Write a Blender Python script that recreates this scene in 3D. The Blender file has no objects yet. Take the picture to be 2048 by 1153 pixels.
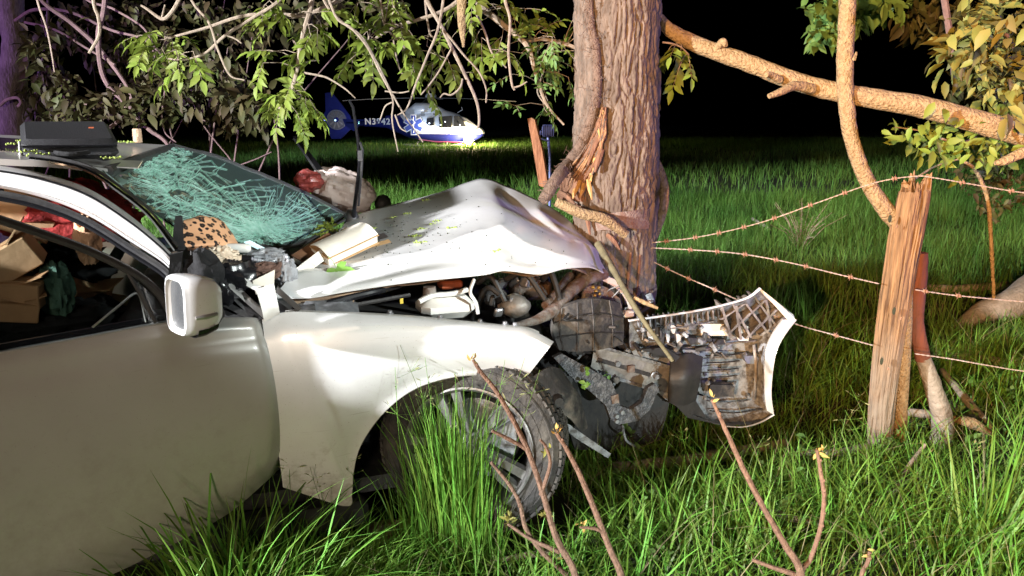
import bpy, math, random
import numpy as np
from mathutils import Vector, Matrix

random.seed(7)
RNG = np.random.default_rng(11)
sc = bpy.context.scene
COL = sc.collection

# ------------------------------------------------------------------ camera
F, PIT, CAMH = 1518.0, math.radians(12.5), 1.6
cam_d = bpy.data.cameras.new('camera')
cam_d.sensor_width = 36.0
cam_d.lens = F / 2048.0 * 36.0
cam_d.clip_start, cam_d.clip_end = 0.05, 600
cam = bpy.data.objects.new('camera', cam_d)
cam.location = (0, 0, CAMH)
cam.rotation_euler = (math.pi / 2 - PIT, 0, 0)
COL.objects.link(cam)
sc.camera = cam

# ------------------------------------------------------------------ night sky
world = bpy.data.worlds.new('World')
sc.world = world
world.use_nodes = True
wn = world.node_tree
bg = wn.nodes['Background']
sky = wn.nodes.new('ShaderNodeTexSky')
sky.sky_type = 'NISHITA'
sky.sun_disc = False
sky.sun_elevation = math.radians(-8)
sky.sun_rotation = math.radians(200)
wn.links.new(sky.outputs[0], bg.inputs[0])
bg.inputs[1].default_value = 0.05

sc.view_settings.view_transform = 'Standard'
sc.view_settings.look = 'None'
sc.view_settings.exposure = 0.0
sc.view_settings.gamma = 1.0
sc.view_settings.use_curve_mapping = False
sc.cycles.use_denoising = True
sc.cycles.max_bounces = 6
sc.cycles.transparent_max_bounces = 12
sc.cycles.sample_clamp_indirect = 4.0

# the lamps of the emergency vehicles, the scene floodlights and some added lamps (their housings are built at the end)
LAMPS = []
def spot(loc, aim, power, color, angle, blend=0.4, size=0.12):
    l = bpy.data.lights.new('floodlight_lamp', 'SPOT')
    l.energy, l.color = power, color
    l.spot_size, l.spot_blend, l.shadow_soft_size = math.radians(angle), blend, size
    o = bpy.data.objects.new('floodlight_lamp', l)
    o.location = loc
    o.rotation_euler = (Vector(aim) - Vector(loc)).to_track_quat('-Z', 'Y').to_euler()
    COL.objects.link(o)
    LAMPS.append((o, Vector(loc), Vector(aim), color))
    return o
#WHITE/WARM/BLUE
spot((-7.3, -2.2, 3.2), (0.9, 3.7, 0.9), 12000, (0.98, 0.98, 1.0), 62, 0.3, 0.12)     # white scene light, left
spot((-2.6, -4.6, 2.3), (3.1, 4.0, 2.25), 8600, (1.0, 0.50, 0.18), 40, 1.0, 0.10)      # warm light behind the photographer
spot((-10.5, 1.0, 2.6), (-4.2, 6.5, 1.9), 2600, (0.58, 0.30, 1.0), 40, 0.6, 0.10)      # red and blue beacon, left
spot((7.5, 0.2, 2.4), (1.3, 3.9, 1.5), 1500, (0.35, 0.30, 1.0), 22, 0.6, 0.10)          # blue beacon, right
spot((-13.0, 9.0, 4.0), (-6.0, 46.0, 1.6), 17000, (0.72, 0.82, 1.0), 22, 0.8, 0.10)      # added unseen lamp that brightens the helicopter
spot((-13.0, 8.5, 4.2), (0.2, 13.0, 0.0), 25000, (0.92, 1.0, 0.92), 48, 0.8, 0.10)     # added on the same mast to brighten the meadow
spot((3.0, -6.0, 0.9), (1.0, 3.4, -1.0), 3600, (0.90, 1.0, 0.98), 26, 0.4, 0.08)       # dipped headlamp behind the photographer
spot((-1.2, -7.0, 2.6), (-0.4, 3.0, 0.3), 1350, (1.0, 0.77, 0.58), 76, 0.6, 0.6)         # added broad fill light behind the photographer
spot((6.8, -1.6, 3.3), (-0.95, 3.25, 1.22), 6000, (0.92, 1.0, 0.97), 12, 0.8, 0.10)     # added narrow lamp that brightens the windscreen

# ------------------------------------------------------------------ pixel / car frames
def ray(px, py):
    x = (px - 1024) / F; y = (py - 576.5) / F
    return Vector((x, math.cos(PIT) - y * math.sin(PIT), -(math.sin(PIT) + y * math.cos(PIT))))
CO = Vector((0, 0, CAMH))
def P(px, py, Y):
    r = ray(px, py)
    return CO + r * (Y / r.y)
def PG(px, py, z=0.0):
    r = ray(px, py)
    return CO + r * ((z - CAMH) / r.z)
CA = math.radians(20)
CU = Vector((math.cos(CA), math.sin(CA), 0)); CW = Vector((-math.sin(CA), math.cos(CA), 0)); CP0 = Vector((0, 2.7, 0))
def cp(px, py, d):
    r = ray(px, py)
    t = (d + CP0.dot(CW)) / r.dot(CW)
    return CO + r * t
def C(s, d, z):
    return CP0 + CU * s + CW * d + Vector((0, 0, z))

# ------------------------------------------------------------------ noise
def vnoise(p, seed=0):
    p = np.asarray(p, float)
    i = np.floor(p).astype(np.int64); f = p - i
    f = f * f * (3 - 2 * f)
    def h(x, y, z):
        n = (x * 374761393 + y * 668265263 + z * 2147483647 + seed * 1442695041) & 0xFFFFFFFF
        n = ((n ^ (n >> 13)) * 1274126177) & 0xFFFFFFFF
        n = ((n ^ (n >> 16)) * 2246822519) & 0xFFFFFFFF
        return ((n ^ (n >> 15)) & 0xFFFFFF) / 16777215.0
    x, y, z = i[..., 0], i[..., 1], i[..., 2]
    fx, fy, fz = f[..., 0], f[..., 1], f[..., 2]
    def L(a, b, t): return a + (b - a) * t
    return L(L(L(h(x, y, z), h(x+1, y, z), fx), L(h(x, y+1, z), h(x+1, y+1, z), fx), fy),
             L(L(h(x, y, z+1), h(x+1, y, z+1), fx), L(h(x, y+1, z+1), h(x+1, y+1, z+1), fx), fy), fz)
def fbm(p, oct=4, seed=0):
    p = np.asarray(p, float); s = 0; a = 0.5
    for k in range(oct):
        s = s + a * vnoise(p, seed + k); p = p * 2.03; a *= 0.5
    return s
def cat(pts, n):
    """Catmull-Rom through pts (rows of any width), n samples"""
    p = np.array([list(q) for q in pts], float)
    if len(p) < 2: return p
    p = np.vstack([2 * p[0] - p[1], p, 2 * p[-1] - p[-2]])
    t = np.linspace(0, len(pts) - 1, n); k = np.minimum(t.astype(int), len(pts) - 2); f = (t - k)[:, None]
    a, b, c, d = p[k], p[k+1], p[k+2], p[k+3]
    return 0.5 * (2*b + (c-a)*f + (2*a-5*b+4*c-d)*f**2 + (3*b-a-3*c+d)*f**3)
def lin(pts, n):
    p = np.array([list(q) for q in pts], float)
    t = np.linspace(0, len(p) - 1, n)
    return np.stack([np.interp(t, np.arange(len(p)), p[:, c]) for c in range(p.shape[1])], 1)

# ------------------------------------------------------------------ materials
MATS = {}
def pm(name, c1, c2=None, scale=8.0, rough=0.6, metal=0.0, bump=0.0, bscale=None, stretch=(1, 1, 1), coat=0.0, detail=6, island=0.0, lo=0.35, hi=0.65, spec=0.5, transl=0.0, speck=None, rvar=0.0):
    m = bpy.data.materials.new(name); m.use_nodes = True
    nt = m.node_tree; b = nt.nodes['Principled BSDF']
    N = nt.nodes.new; Lk = nt.links.new
    tc = N('ShaderNodeTexCoord'); mp = N('ShaderNodeMapping'); mp.inputs['Scale'].default_value = stretch
    Lk(tc.outputs['Object'], mp.inputs[0])
    b.inputs['Roughness'].default_value = rough; b.inputs['Metallic'].default_value = metal
    b.inputs['Coat Weight'].default_value = coat; b.inputs['Specular IOR Level'].default_value = spec
    if coat: b.inputs['Coat Roughness'].default_value = 0.12
    c2 = c2 or c1
    nz = N('ShaderNodeTexNoise'); nz.inputs['Scale'].default_value = scale; nz.inputs['Detail'].default_value = detail; nz.inputs['Roughness'].default_value = 0.65
    Lk(mp.outputs[0], nz.inputs['Vector'])
    mr = N('ShaderNodeMapRange'); mr.inputs[1].default_value = lo; mr.inputs[2].default_value = hi
    Lk(nz.outputs[0], mr.inputs[0])
    mx = N('ShaderNodeMix'); mx.data_type = 'RGBA'
    mx.inputs[6].default_value = (*c1, 1); mx.inputs[7].default_value = (*c2, 1)
    Lk(mr.outputs[0], mx.inputs[0])
    col = mx.outputs[2]
    if island:
        ge = N('ShaderNodeNewGeometry'); hs = N('ShaderNodeHueSaturation')
        m1 = N('ShaderNodeMapRange'); m1.inputs[3].default_value = 1 - island; m1.inputs[4].default_value = 1 + island
        m2 = N('ShaderNodeMapRange'); m2.inputs[3].default_value = 0.5 - island * 0.06; m2.inputs[4].default_value = 0.5 + island * 0.05
        Lk(ge.outputs['Random Per Island'], m1.inputs[0]); Lk(ge.outputs['Random Per Island'], m2.inputs[0])
        Lk(m1.outputs[0], hs.inputs['Value']); Lk(m2.outputs[0], hs.inputs['Hue']); Lk(col, hs.inputs['Color'])
        col = hs.outputs[0]
    if speck:
        sc_, th, cs = speck
        n3 = N('ShaderNodeTexNoise'); n3.inputs['Scale'].default_value = sc_; n3.inputs['Detail'].default_value = 2
        Lk(tc.outputs['Object'], n3.inputs['Vector'])
        m3 = N('ShaderNodeMapRange'); m3.inputs[1].default_value = th; m3.inputs[2].default_value = th + 0.05
        Lk(n3.outputs[0], m3.inputs[0])
        x3 = N('ShaderNodeMix'); x3.data_type = 'RGBA'; x3.inputs[7].default_value = (*cs, 1)
        Lk(m3.outputs[0], x3.inputs[0]); Lk(col, x3.inputs[6]); col = x3.outputs[2]
    Lk(col, b.inputs['Base Color'])
    if rvar:
        m4 = N('ShaderNodeMapRange'); m4.inputs[3].default_value = rough - rvar; m4.inputs[4].default_value = rough + rvar
        Lk(nz.outputs[0], m4.inputs[0]); Lk(m4.outputs[0], b.inputs['Roughness'])
    if bump:
        n2 = N('ShaderNodeTexNoise'); n2.inputs['Scale'].default_value = bscale or scale * 3; n2.inputs['Detail'].default_value = 5
        Lk(mp.outputs[0], n2.inputs['Vector'])
        bp = N('ShaderNodeBump'); bp.inputs['Strength'].default_value = bump; bp.inputs['Distance'].default_value = 0.02
        Lk(n2.outputs[0], bp.inputs['Height']); Lk(bp.outputs[0], b.inputs['Normal'])
    if transl:
        tr = N('ShaderNodeBsdfTranslucent'); Lk(col, tr.inputs[0])
        ms = N('ShaderNodeMixShader'); ms.inputs[0].default_value = transl
        Lk(b.outputs[0], ms.inputs[1]); Lk(tr.outputs[0], ms.inputs[2])
        Lk(ms.outputs[0], nt.nodes['Material Output'].inputs[0])
    MATS[name] = m
    return m
def emis(name, c, s):
    m = bpy.data.materials.new(name); m.use_nodes = True; b = m.node_tree.nodes['Principled BSDF']
    b.inputs['Base Color'].default_value = (*c, 1); b.inputs['Emission Color'].default_value = (*c, 1); b.inputs['Emission Strength'].default_value = s
    return m
def glassm(name, tint, refl=0.08, rough=0.02, haze=0.0, hazec=(0.6, 0.65, 0.65)):
    m = bpy.data.materials.new(name); m.use_nodes = True; nt = m.node_tree
    N = nt.nodes.new; Lk = nt.links.new
    nt.nodes.remove(nt.nodes['Principled BSDF'])
    t = N('ShaderNodeBsdfTransparent'); t.inputs[0].default_value = (*tint, 1)
    g = N('ShaderNodeBsdfGlossy'); g.inputs['Roughness'].default_value = rough
    fr = N('ShaderNodeFresnel'); fr.inputs[0].default_value = 1.45
    ms = N('ShaderNodeMixShader'); Lk(fr.outputs[0], ms.inputs[0]); Lk(t.outputs[0], ms.inputs[1]); Lk(g.outputs[0], ms.inputs[2])
    out = ms.outputs[0]
    if haze:
        df = N('ShaderNodeBsdfDiffuse'); df.inputs[0].default_value = (*hazec, 1)
        m2 = N('ShaderNodeMixShader'); m2.inputs[0].default_value = haze
        Lk(out, m2.inputs[1]); Lk(df.outputs[0], m2.inputs[2]); out = m2.outputs[0]
    Lk(out, nt.nodes['Material Output'].inputs[0])
    return m

M = {}
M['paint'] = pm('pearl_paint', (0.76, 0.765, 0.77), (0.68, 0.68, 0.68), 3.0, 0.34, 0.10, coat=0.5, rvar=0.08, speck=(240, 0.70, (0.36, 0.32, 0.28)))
M['paint_shaded'] = pm('pearl_paint_shaded', (0.43, 0.42, 0.39), (0.37, 0.355, 0.33), 1.4, 0.45, 0.10, coat=0.35, rvar=0.1, speck=(260, 0.70, (0.26, 0.23, 0.2)))  # darker copy of the pearl paint; the door's shade is in the colour
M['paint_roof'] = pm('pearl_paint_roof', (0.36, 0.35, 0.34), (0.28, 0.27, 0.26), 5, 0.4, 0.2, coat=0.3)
M['inner_paint'] = pm('inner_panel_dirt', (0.42, 0.30, 0.20), (0.16, 0.10, 0.07), 9, 0.7, 0.1, bump=0.3)
M['black'] = pm('black_plastic', (0.018, 0.018, 0.020), (0.035, 0.033, 0.032), 14, 0.55, bump=0.15)
M['black_gloss'] = pm('black_gloss_trim', (0.010, 0.010, 0.012), None, 5, 0.25)
M['black_dirty'] = pm('dirty_black_plastic', (0.028, 0.027, 0.028), (0.16, 0.14, 0.115), 11, 0.7, bump=0.4, lo=0.5, hi=0.75)
M['grey_dirty'] = pm('dirty_grey_plastic', (0.25, 0.265, 0.28), (0.075, 0.072, 0.07), 26, 0.75, bump=0.4, lo=0.42, hi=0.62)
M['brown_dirty'] = pm('mud_coated_plastic', (0.27, 0.245, 0.215), (0.09, 0.078, 0.068), 12, 0.8, bump=0.5, lo=0.4, hi=0.62)
M['metal'] = pm('bare_steel', (0.42, 0.43, 0.46), (0.20, 0.20, 0.21), 12, 0.45, 0.7, bump=0.2)
M['alu'] = pm('cast_aluminium', (0.34, 0.33, 0.31), (0.18, 0.165, 0.15), 14, 0.5, 0.35, bump=0.25)
M['chrome'] = pm('chrome', (0.80, 0.80, 0.80), None, 5, 0.12, 1.0)
M['trim'] = pm('satin_trim', (0.55, 0.54, 0.53), (0.40, 0.39, 0.38), 7, 0.3, 0.6)
M['rust'] = pm('rusted_dirty_metal', (0.13, 0.075, 0.05), (0.24, 0.215, 0.195), 16, 0.8, 0.1, bump=0.5, lo=0.42, hi=0.6)
M['white_plastic'] = pm('white_plastic', (0.76, 0.75, 0.72), (0.60, 0.58, 0.54), 8, 0.4)
M['tyre'] = pm('tyre_rubber', (0.030, 0.028, 0.027), (0.11, 0.095, 0.075), 7, 0.85, bump=0.35, bscale=60, lo=0.4, hi=0.7)
M['rim'] = pm('alloy_rim', (0.26, 0.26, 0.26), (0.13, 0.12, 0.11), 8, 0.4, 0.5)
M['glass'] = glassm('window_glass', (0.70, 0.73, 0.72))
M['crack'] = pm('crushed_glass', (0.74, 0.94, 0.88), (0.42, 0.72, 0.62), 40, 0.35, 0, transl=0.6)
M['cloth_black'] = pm('black_cloth', (0.006, 0.006, 0.007), (0.014, 0.014, 0.016), 20, 0.9, bump=0.5, bscale=25)
M['nylon'] = pm('black_nylon', (0.010, 0.010, 0.012), (0.022, 0.022, 0.026), 120, 0.6, bump=0.3, bscale=300)
M['red_cloth'] = pm('red_cloth', (0.42, 0.03, 0.025), (0.22, 0.015, 0.015), 14, 0.85, bump=0.5, bscale=30)
M['card'] = pm('cardboard', (0.52, 0.30, 0.15), (0.42, 0.24, 0.12), 12, 0.85, bump=0.1)
M['card2'] = pm('pale_cardboard', (0.60, 0.38, 0.21), (0.50, 0.31, 0.17), 12, 0.85, bump=0.1)
M['tan_cloth'] = pm('tan_cloth', (0.60, 0.36, 0.22), (0.45, 0.26, 0.15), 15, 0.9, bump=0.4)
M['green_cloth'] = pm('green_cloth', (0.10, 0.20, 0.15), (0.05, 0.11, 0.09), 15, 0.9, bump=0.4)
M['seat'] = pm('grey_seat_fabric', (0.060, 0.052, 0.048), (0.035, 0.030, 0.028), 40, 0.9, bump=0.2)
M['glove'] = pm('brown_knit', (0.15, 0.085, 0.065), (0.10, 0.055, 0.042), 60, 0.95, bump=0.5, bscale=150)
M['paper'] = pm('book_paper', (0.80, 0.76, 0.68), (0.70, 0.64, 0.55), 12, 0.85)
M['cover'] = pm('brown_book_cover', (0.24, 0.12, 0.06), (0.12, 0.06, 0.035), 10, 0.6)
M['cover2'] = pm('tan_wood_cover', (0.58, 0.36, 0.18), (0.45, 0.27, 0.13), 8, 0.6)
M['dark_cover'] = pm('dark_book_cover', (0.05, 0.04, 0.04), (0.09, 0.075, 0.07), 8, 0.4)
M['skin_plastic'] = pm('cream_plastic', (0.74, 0.64, 0.52), (0.62, 0.5, 0.38), 9, 0.35)
M['bagfilm'] = pm('crumpled_plastic_film', (0.78, 0.69, 0.66), (0.66, 0.54, 0.50), 7, 0.35, bump=0.15, bscale=30, transl=0.3)
M['bagred'] = pm('red_plastic_film', (0.42, 0.09, 0.075), (0.30, 0.06, 0.055), 9, 0.3, bump=0.4, bscale=30, transl=0.2)
M['clearbag'] = pm('grey_plastic_film', (0.32, 0.33, 0.36), (0.55, 0.55, 0.58), 14, 0.2, bump=0.4, transl=0.4)
M['bark'] = pm('furrowed_bark', (0.175, 0.134, 0.105), (0.092, 0.068, 0.052), 30, 0.9, bump=0.6, bscale=70, stretch=(1, 1, 0.35), lo=0.38, hi=0.62)
M['bark_left'] = pm('dark_bark', (0.20, 0.16, 0.17), (0.11, 0.085, 0.09), 22, 0.9, bump=0.6, bscale=60, stretch=(1, 1, 0.4))
M['vine'] = pm('shaggy_vine_bark', (0.20, 0.14, 0.105), (0.12, 0.078, 0.056), 50, 0.95, bump=0.8, bscale=140)
M['wound'] = pm('torn_inner_bark', (0.14, 0.065, 0.036), (0.22, 0.11, 0.06), 30, 0.85, bump=0.6, bscale=80, stretch=(1, 1, 0.2))
M['freshwood'] = pm('fresh_split_wood', (0.50, 0.31, 0.11), (0.36, 0.19, 0.06), 40, 0.6, bump=0.3, stretch=(1, 1, 0.15))
M['limb'] = pm('limb_bark', (0.34, 0.25, 0.14), (0.23, 0.16, 0.085), 50, 0.95, bump=1.0, bscale=85, lo=0.42, hi=0.62, spec=0.2)
M['twig'] = pm('twig_bark', (0.33, 0.265, 0.20), (0.20, 0.155, 0.115), 30, 0.9, bump=0.3)
M['twig_dark'] = pm('dark_twig_bark', (0.20, 0.13, 0.12), (0.13, 0.085, 0.08), 30, 0.9, bump=0.3)
M['sucker'] = pm('sucker_bark', (0.20, 0.12, 0.08), (0.11, 0.062, 0.042), 45, 0.85, bump=0.4)
M['post'] = pm('weathered_post', (0.25, 0.155, 0.08), (0.085, 0.05, 0.028), 40, 0.95, bump=1.0, bscale=60, stretch=(1, 1, 0.06), lo=0.42, hi=0.62, spec=0.2)
M['log'] = pm('grey_log', (0.28, 0.245, 0.20), (0.17, 0.15, 0.115), 18, 0.95, bump=0.6, bscale=50)
M['redwood'] = pm('red_heartwood', (0.17, 0.055, 0.03), (0.09, 0.035, 0.022), 25, 0.9, bump=0.5, bscale=50, stretch=(1, 1, 0.2))
M['stake'] = pm('split_plank', (0.32, 0.15, 0.075), (0.18, 0.075, 0.04), 25, 0.85, bump=0.4, stretch=(1, 1, 0.1))
M['wire'] = pm('galvanised_wire', (0.50, 0.44, 0.40), (0.38, 0.28, 0.21), 60, 0.6, 0.3)
M['barb'] = pm('rusty_barb', (0.34, 0.20, 0.13), (0.24, 0.13, 0.08), 60, 0.8, 0.2)
M['leaf'] = pm('fresh_leaf', (0.15, 0.215, 0.028), (0.20, 0.25, 0.045), 5, 0.55, island=0.28, transl=0.28, spec=0.3)
M['leaf_cool'] = pm('cool_leaf', (0.115, 0.22, 0.055), (0.15, 0.26, 0.075), 5, 0.5, island=0.25, transl=0.25, spec=0.3)
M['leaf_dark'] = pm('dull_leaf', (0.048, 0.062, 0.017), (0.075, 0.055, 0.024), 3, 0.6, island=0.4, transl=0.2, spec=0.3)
M['leaf_yellow'] = pm('yellow_leaf', (0.17, 0.20, 0.045), (0.22, 0.185, 0.05), 4, 0.55, island=0.3, transl=0.25, spec=0.3)
M['bud'] = pm('orange_bud', (0.45, 0.27, 0.075), (0.38, 0.32, 0.09), 40, 0.7, transl=0.2)
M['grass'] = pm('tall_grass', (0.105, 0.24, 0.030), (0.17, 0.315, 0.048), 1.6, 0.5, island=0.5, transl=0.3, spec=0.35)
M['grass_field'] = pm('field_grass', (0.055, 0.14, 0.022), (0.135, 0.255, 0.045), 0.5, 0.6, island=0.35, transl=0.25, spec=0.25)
M['seed'] = pm('grass_seed_head', (0.26, 0.25, 0.11), (0.18, 0.20, 0.075), 8, 0.8, island=0.25, transl=0.2)
M['dry'] = pm('dry_stalk', (0.22, 0.20, 0.10), (0.15, 0.14, 0.07), 8, 0.9, island=0.3)
M['soil'] = pm('soil', (0.018, 0.026, 0.010), (0.030, 0.030, 0.016), 3, 0.95, bump=0.5, bscale=14)
M['hblue'] = pm('helicopter_blue', (0.012, 0.018, 0.14), (0.016, 0.024, 0.17), 2, 0.7, spec=0.1)
M['hwhite'] = pm('helicopter_white', (0.72, 0.74, 0.78), (0.66, 0.68, 0.72), 2, 0.3, coat=0.6)
M['hglass'] = pm('dark_cabin_glass', (0.01, 0.012, 0.018), None, 2, 0.08, spec=0.8)
M['hgrey'] = pm('rotor_grey', (0.16, 0.16, 0.17), None, 4, 0.5)
M['stripe'] = pm('maroon_stripe', (0.20, 0.03, 0.10), None, 2, 0.4)
M['lampblue'] = pm('blue_lamp_housing', (0.035, 0.045, 0.14), (0.02, 0.025, 0.08), 20, 0.5)
M['tan_cork'] = pm('cork', (0.50, 0.34, 0.23), (0.36, 0.23, 0.15), 45, 0.95, bump=0.6, bscale=90)
M['red_debris'] = pm('red_print_card', (0.36, 0.13, 0.09), (0.52, 0.40, 0.33), 9, 0.8, bump=0.4)

def add_mud(m, z0, z1, col=(.20, .155, .10), amt=.75):
    """splashed mud and scratches: patchy, heavier low on the body"""
    nt = m.node_tree; N = nt.nodes.new; Lk = nt.links.new; b = nt.nodes['Principled BSDF']
    src = b.inputs['Base Color'].links[0].from_socket
    tc = N('ShaderNodeTexCoord'); sx = N('ShaderNodeSeparateXYZ'); Lk(tc.outputs['Object'], sx.inputs[0])
    nz = N('ShaderNodeTexNoise'); nz.inputs['Scale'].default_value = 14; nz.inputs['Detail'].default_value = 9; nz.inputs['Roughness'].default_value = .75; Lk(tc.outputs['Object'], nz.inputs['Vector'])
    mr = N('ShaderNodeMapRange'); mr.inputs[1].default_value = z0; mr.inputs[2].default_value = z1; mr.inputs[3].default_value = .34; mr.inputs[4].default_value = -.02; Lk(sx.outputs[2], mr.inputs[0])
    ad = N('ShaderNodeMath'); ad.operation = 'ADD'; Lk(nz.outputs[0], ad.inputs[0]); Lk(mr.outputs[0], ad.inputs[1])
    m2 = N('ShaderNodeMapRange'); m2.inputs[1].default_value = .62; m2.inputs[2].default_value = .86; m2.inputs[4].default_value = amt; Lk(ad.outputs[0], m2.inputs[0])
    mp = N('ShaderNodeMapping'); mp.inputs['Scale'].default_value = (5, 5, 160); mp.inputs['Rotation'].default_value = (.1, .18, 0); Lk(tc.outputs['Object'], mp.inputs[0])
    n2 = N('ShaderNodeTexNoise'); n2.inputs['Scale'].default_value = 1.6; n2.inputs['Detail'].default_value = 3; Lk(mp.outputs[0], n2.inputs['Vector'])
    m3 = N('ShaderNodeMapRange'); m3.inputs[1].default_value = .70; m3.inputs[2].default_value = .76; m3.inputs[4].default_value = .45; Lk(n2.outputs[0], m3.inputs[0])
    mx0 = N('ShaderNodeMath'); mx0.operation = 'MAXIMUM'; Lk(m2.outputs[0], mx0.inputs[0]); Lk(m3.outputs[0], mx0.inputs[1])
    mx = N('ShaderNodeMix'); mx.data_type = 'RGBA'; mx.inputs[7].default_value = (*col, 1); Lk(mx0.outputs[0], mx.inputs[0]); Lk(src, mx.inputs[6]); Lk(mx.outputs[2], b.inputs['Base Color'])
    rr = N('ShaderNodeMath'); rr.operation = 'MULTIPLY_ADD'; rr.inputs[1].default_value = .5; rr.inputs[2].default_value = .34; Lk(mx0.outputs[0], rr.inputs[0]); Lk(rr.outputs[0], b.inputs['Roughness'])
add_mud(M['paint'], .2, .6, (.24, .20, .14), .6); add_mud(M['paint_shaded'], .2, .9, (.26, .235, .19), .35)
# ------------------------------------------------------------------ mesh helpers
class MB:
    def __init__(s): s.v = []; s.f = []
    def add(s, v, f):
        k = len(s.v); s.v += [tuple(map(float, q)) for q in v]; s.f += [tuple(i + k for i in g) for g in f]; return s
    def hexa(s, p):      # 8 corners: bottom 4 (ccw), top 4
        return s.add(p, [(3,2,1,0),(4,5,6,7),(0,1,5,4),(1,2,6,5),(2,3,7,6),(3,0,4,7)])
    def box(s, c, size, rot=None, axes=None, bev=0.0):
        c = Vector(c); hx, hy, hz = [q / 2 for q in size]
        if axes: ax, ay, az = [Vector(a) for a in axes]
        else:
            R = rot.to_matrix() if rot is not None else Matrix.Identity(3)
            ax, ay, az = R.col[0], R.col[1], R.col[2]
        if bev <= 0:
            return s.hexa([c + ax*x*hx + ay*y*hy + az*z*hz for z in (-1,1) for x, y in ((-1,-1),(1,-1),(1,1),(-1,1))])
        b = bev; rings = []
        for z, i in ((-hz, b), (-hz + b, 0), (hz - b, 0), (hz, b)):
            X, Y = hx - i, hy - i
            e = b if i == 0 else b * 0.6
            rings.append([c + ax*x + ay*y + az*z for x, y in ((-X+e,-Y),(X-e,-Y),(X,-Y+e),(X,Y-e),(X-e,Y),(-X+e,Y),(-X,Y-e),(-X,-Y+e))])
        v = [p for r in rings for p in r]; f = []
        for r in range(3):
            for i in range(8):
                j = (i + 1) % 8; f.append((r*8+i, r*8+j, r*8+8+j, r*8+8+i))
        f.append(tuple(range(7, -1, -1))); f.append(tuple(range(24, 32)))
        return s.add(v, f)
    def tube(s, pts, rad, n=8, cap=True, noise=0.0, nscale=30, flat=1.0, seed=0):
        p = np.array([list(q) for q in pts], float); m = len(p)
        r = np.full(m, rad, float) if np.isscalar(rad) else np.array(rad, float)
        if len(r) != m: r = np.interp(np.linspace(0, 1, m), np.linspace(0, 1, len(r)), r)
        t = np.gradient(p, axis=0); t /= np.linalg.norm(t, axis=1)[:, None] + 1e-12
        up = np.array([0, 0, 1.0]) if abs(t[0][2]) < 0.9 else np.array([0, 1.0, 0])
        a = np.cross(t[0], up); a /= np.linalg.norm(a)
        V = []
        ang = np.arange(n) / n * 2 * np.pi
        for i in range(m):
            a = a - t[i] * np.dot(a, t[i]); a /= np.linalg.norm(a) + 1e-12
            b = np.cross(t[i], a)
            V.append(p[i] + r[i] * (np.cos(ang)[:, None] * a + flat * np.sin(ang)[:, None] * b))
        V = np.array(V)
        if noise:
            k = fbm(V * nscale, 3, seed) - 0.45
            c = p[:, None, :]; V = c + (V - c) * (1 + noise * k[..., None] * 2)
        f = []
        for i in range(m - 1):
            for j in range(n):
                k = (j + 1) % n; f.append((i*n+j, i*n+k, i*n+n+k, i*n+n+j))
        if cap: f += [tuple(range(n - 1, -1, -1)), tuple((m-1)*n + j for j in range(n))]
        return s.add(V.reshape(-1, 3), f)
    def grid(s, G, closed=False, flip=False):
        G = np.asarray(G, float); a, b = G.shape[:2]; f = []
        for i in range(a - 1):
            for j in range(b if closed else b - 1):
                k = (j + 1) % b
                q = (i*b+j, i*b+k, i*b+b+k, i*b+b+j)
                f.append(q[::-1] if flip else q)
        return s.add(G.reshape(-1, 3), f)
    def slab(s, G, off):
        """grid sheet with thickness: off is a vector, or a number along the normals"""
        G = np.asarray(G, float)
        if np.isscalar(off):
            du = np.gradient(G, axis=0); dv = np.gradient(G, axis=1); nn = np.cross(du, dv)
            nn /= np.linalg.norm(nn, axis=2)[..., None] + 1e-9; B = G + nn * off
        else: B = G + np.array(off, float)
        a, b = G.shape[:2]; k = a * b
        f = []
        for i in range(a - 1):
            for j in range(b - 1):
                q = (i*b+j, i*b+j+1, i*b+b+j+1, i*b+b+j)
                f.append(q); f.append(tuple(x + k for x in q[::-1]))
        rim = [j for j in range(b)] + [i*b+b-1 for i in range(1, a)] + [(a-1)*b+j for j in range(b-2, -1, -1)] + [i*b for i in range(a-2, 0, -1)]
        for i in range(len(rim)):
            p, q = rim[i], rim[(i+1) % len(rim)]
            f.append((p, p + k, q + k, q))
        return s.add(np.concatenate([G.reshape(-1,3), B.reshape(-1,3)]), f)
    def prism(s, poly, off):
        """polygon (3D points) extruded by vector off"""
        n = len(poly); off = Vector(off)
        v = [Vector(p) for p in poly] + [Vector(p) + off for p in poly]
        f = [tuple(range(n)), tuple(range(2*n-1, n-1, -1))]
        for i in range(n):
            j = (i + 1) % n; f.append((i, i + n, j + n, j))
        return s.add(v, f)
    def lathe(s, prof, c, axis=(0,0,1), n=24, a0=0, a1=2*math.pi):
        """prof: (radius, height along axis)"""
        c = Vector(c); az = Vector(axis).normalized(); ax = az.orthogonal().normalized(); ay = az.cross(ax)
        full = abs(a1 - a0 - 2*math.pi) < 1e-6
        m = n if full else n + 1
        G = [[c + az*h + (ax*math.cos(a) + ay*math.sin(a))*r for a in [a0 + (a1-a0)*k/n for k in range(m)]] for r, h in prof]
        return s.grid([[list(q) for q in row] for row in G], closed=full)
    def ball(s, c, r, nu=12, nv=8, axes=None, noise=0.0, nscale=4, seed=0):
        c = np.array(list(c), float); r = np.array([r]*3 if np.isscalar(r) else r, float)
        th = np.linspace(0, np.pi, nv + 1)[:, None]; ph = np.arange(nu)[None, :] / nu * 2*np.pi
        D = np.stack([np.sin(th)*np.cos(ph), np.sin(th)*np.sin(ph), np.cos(th)+0*ph], -1)
        if noise: D = D * (1 + noise * (fbm(D*nscale + seed*7.3, 3, seed) - 0.45)*2)[..., None]
        V = D * r
        if axes is not None: V = V @ np.array([list(a) for a in axes], float)
        return s.grid(V + c, closed=True)
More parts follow.
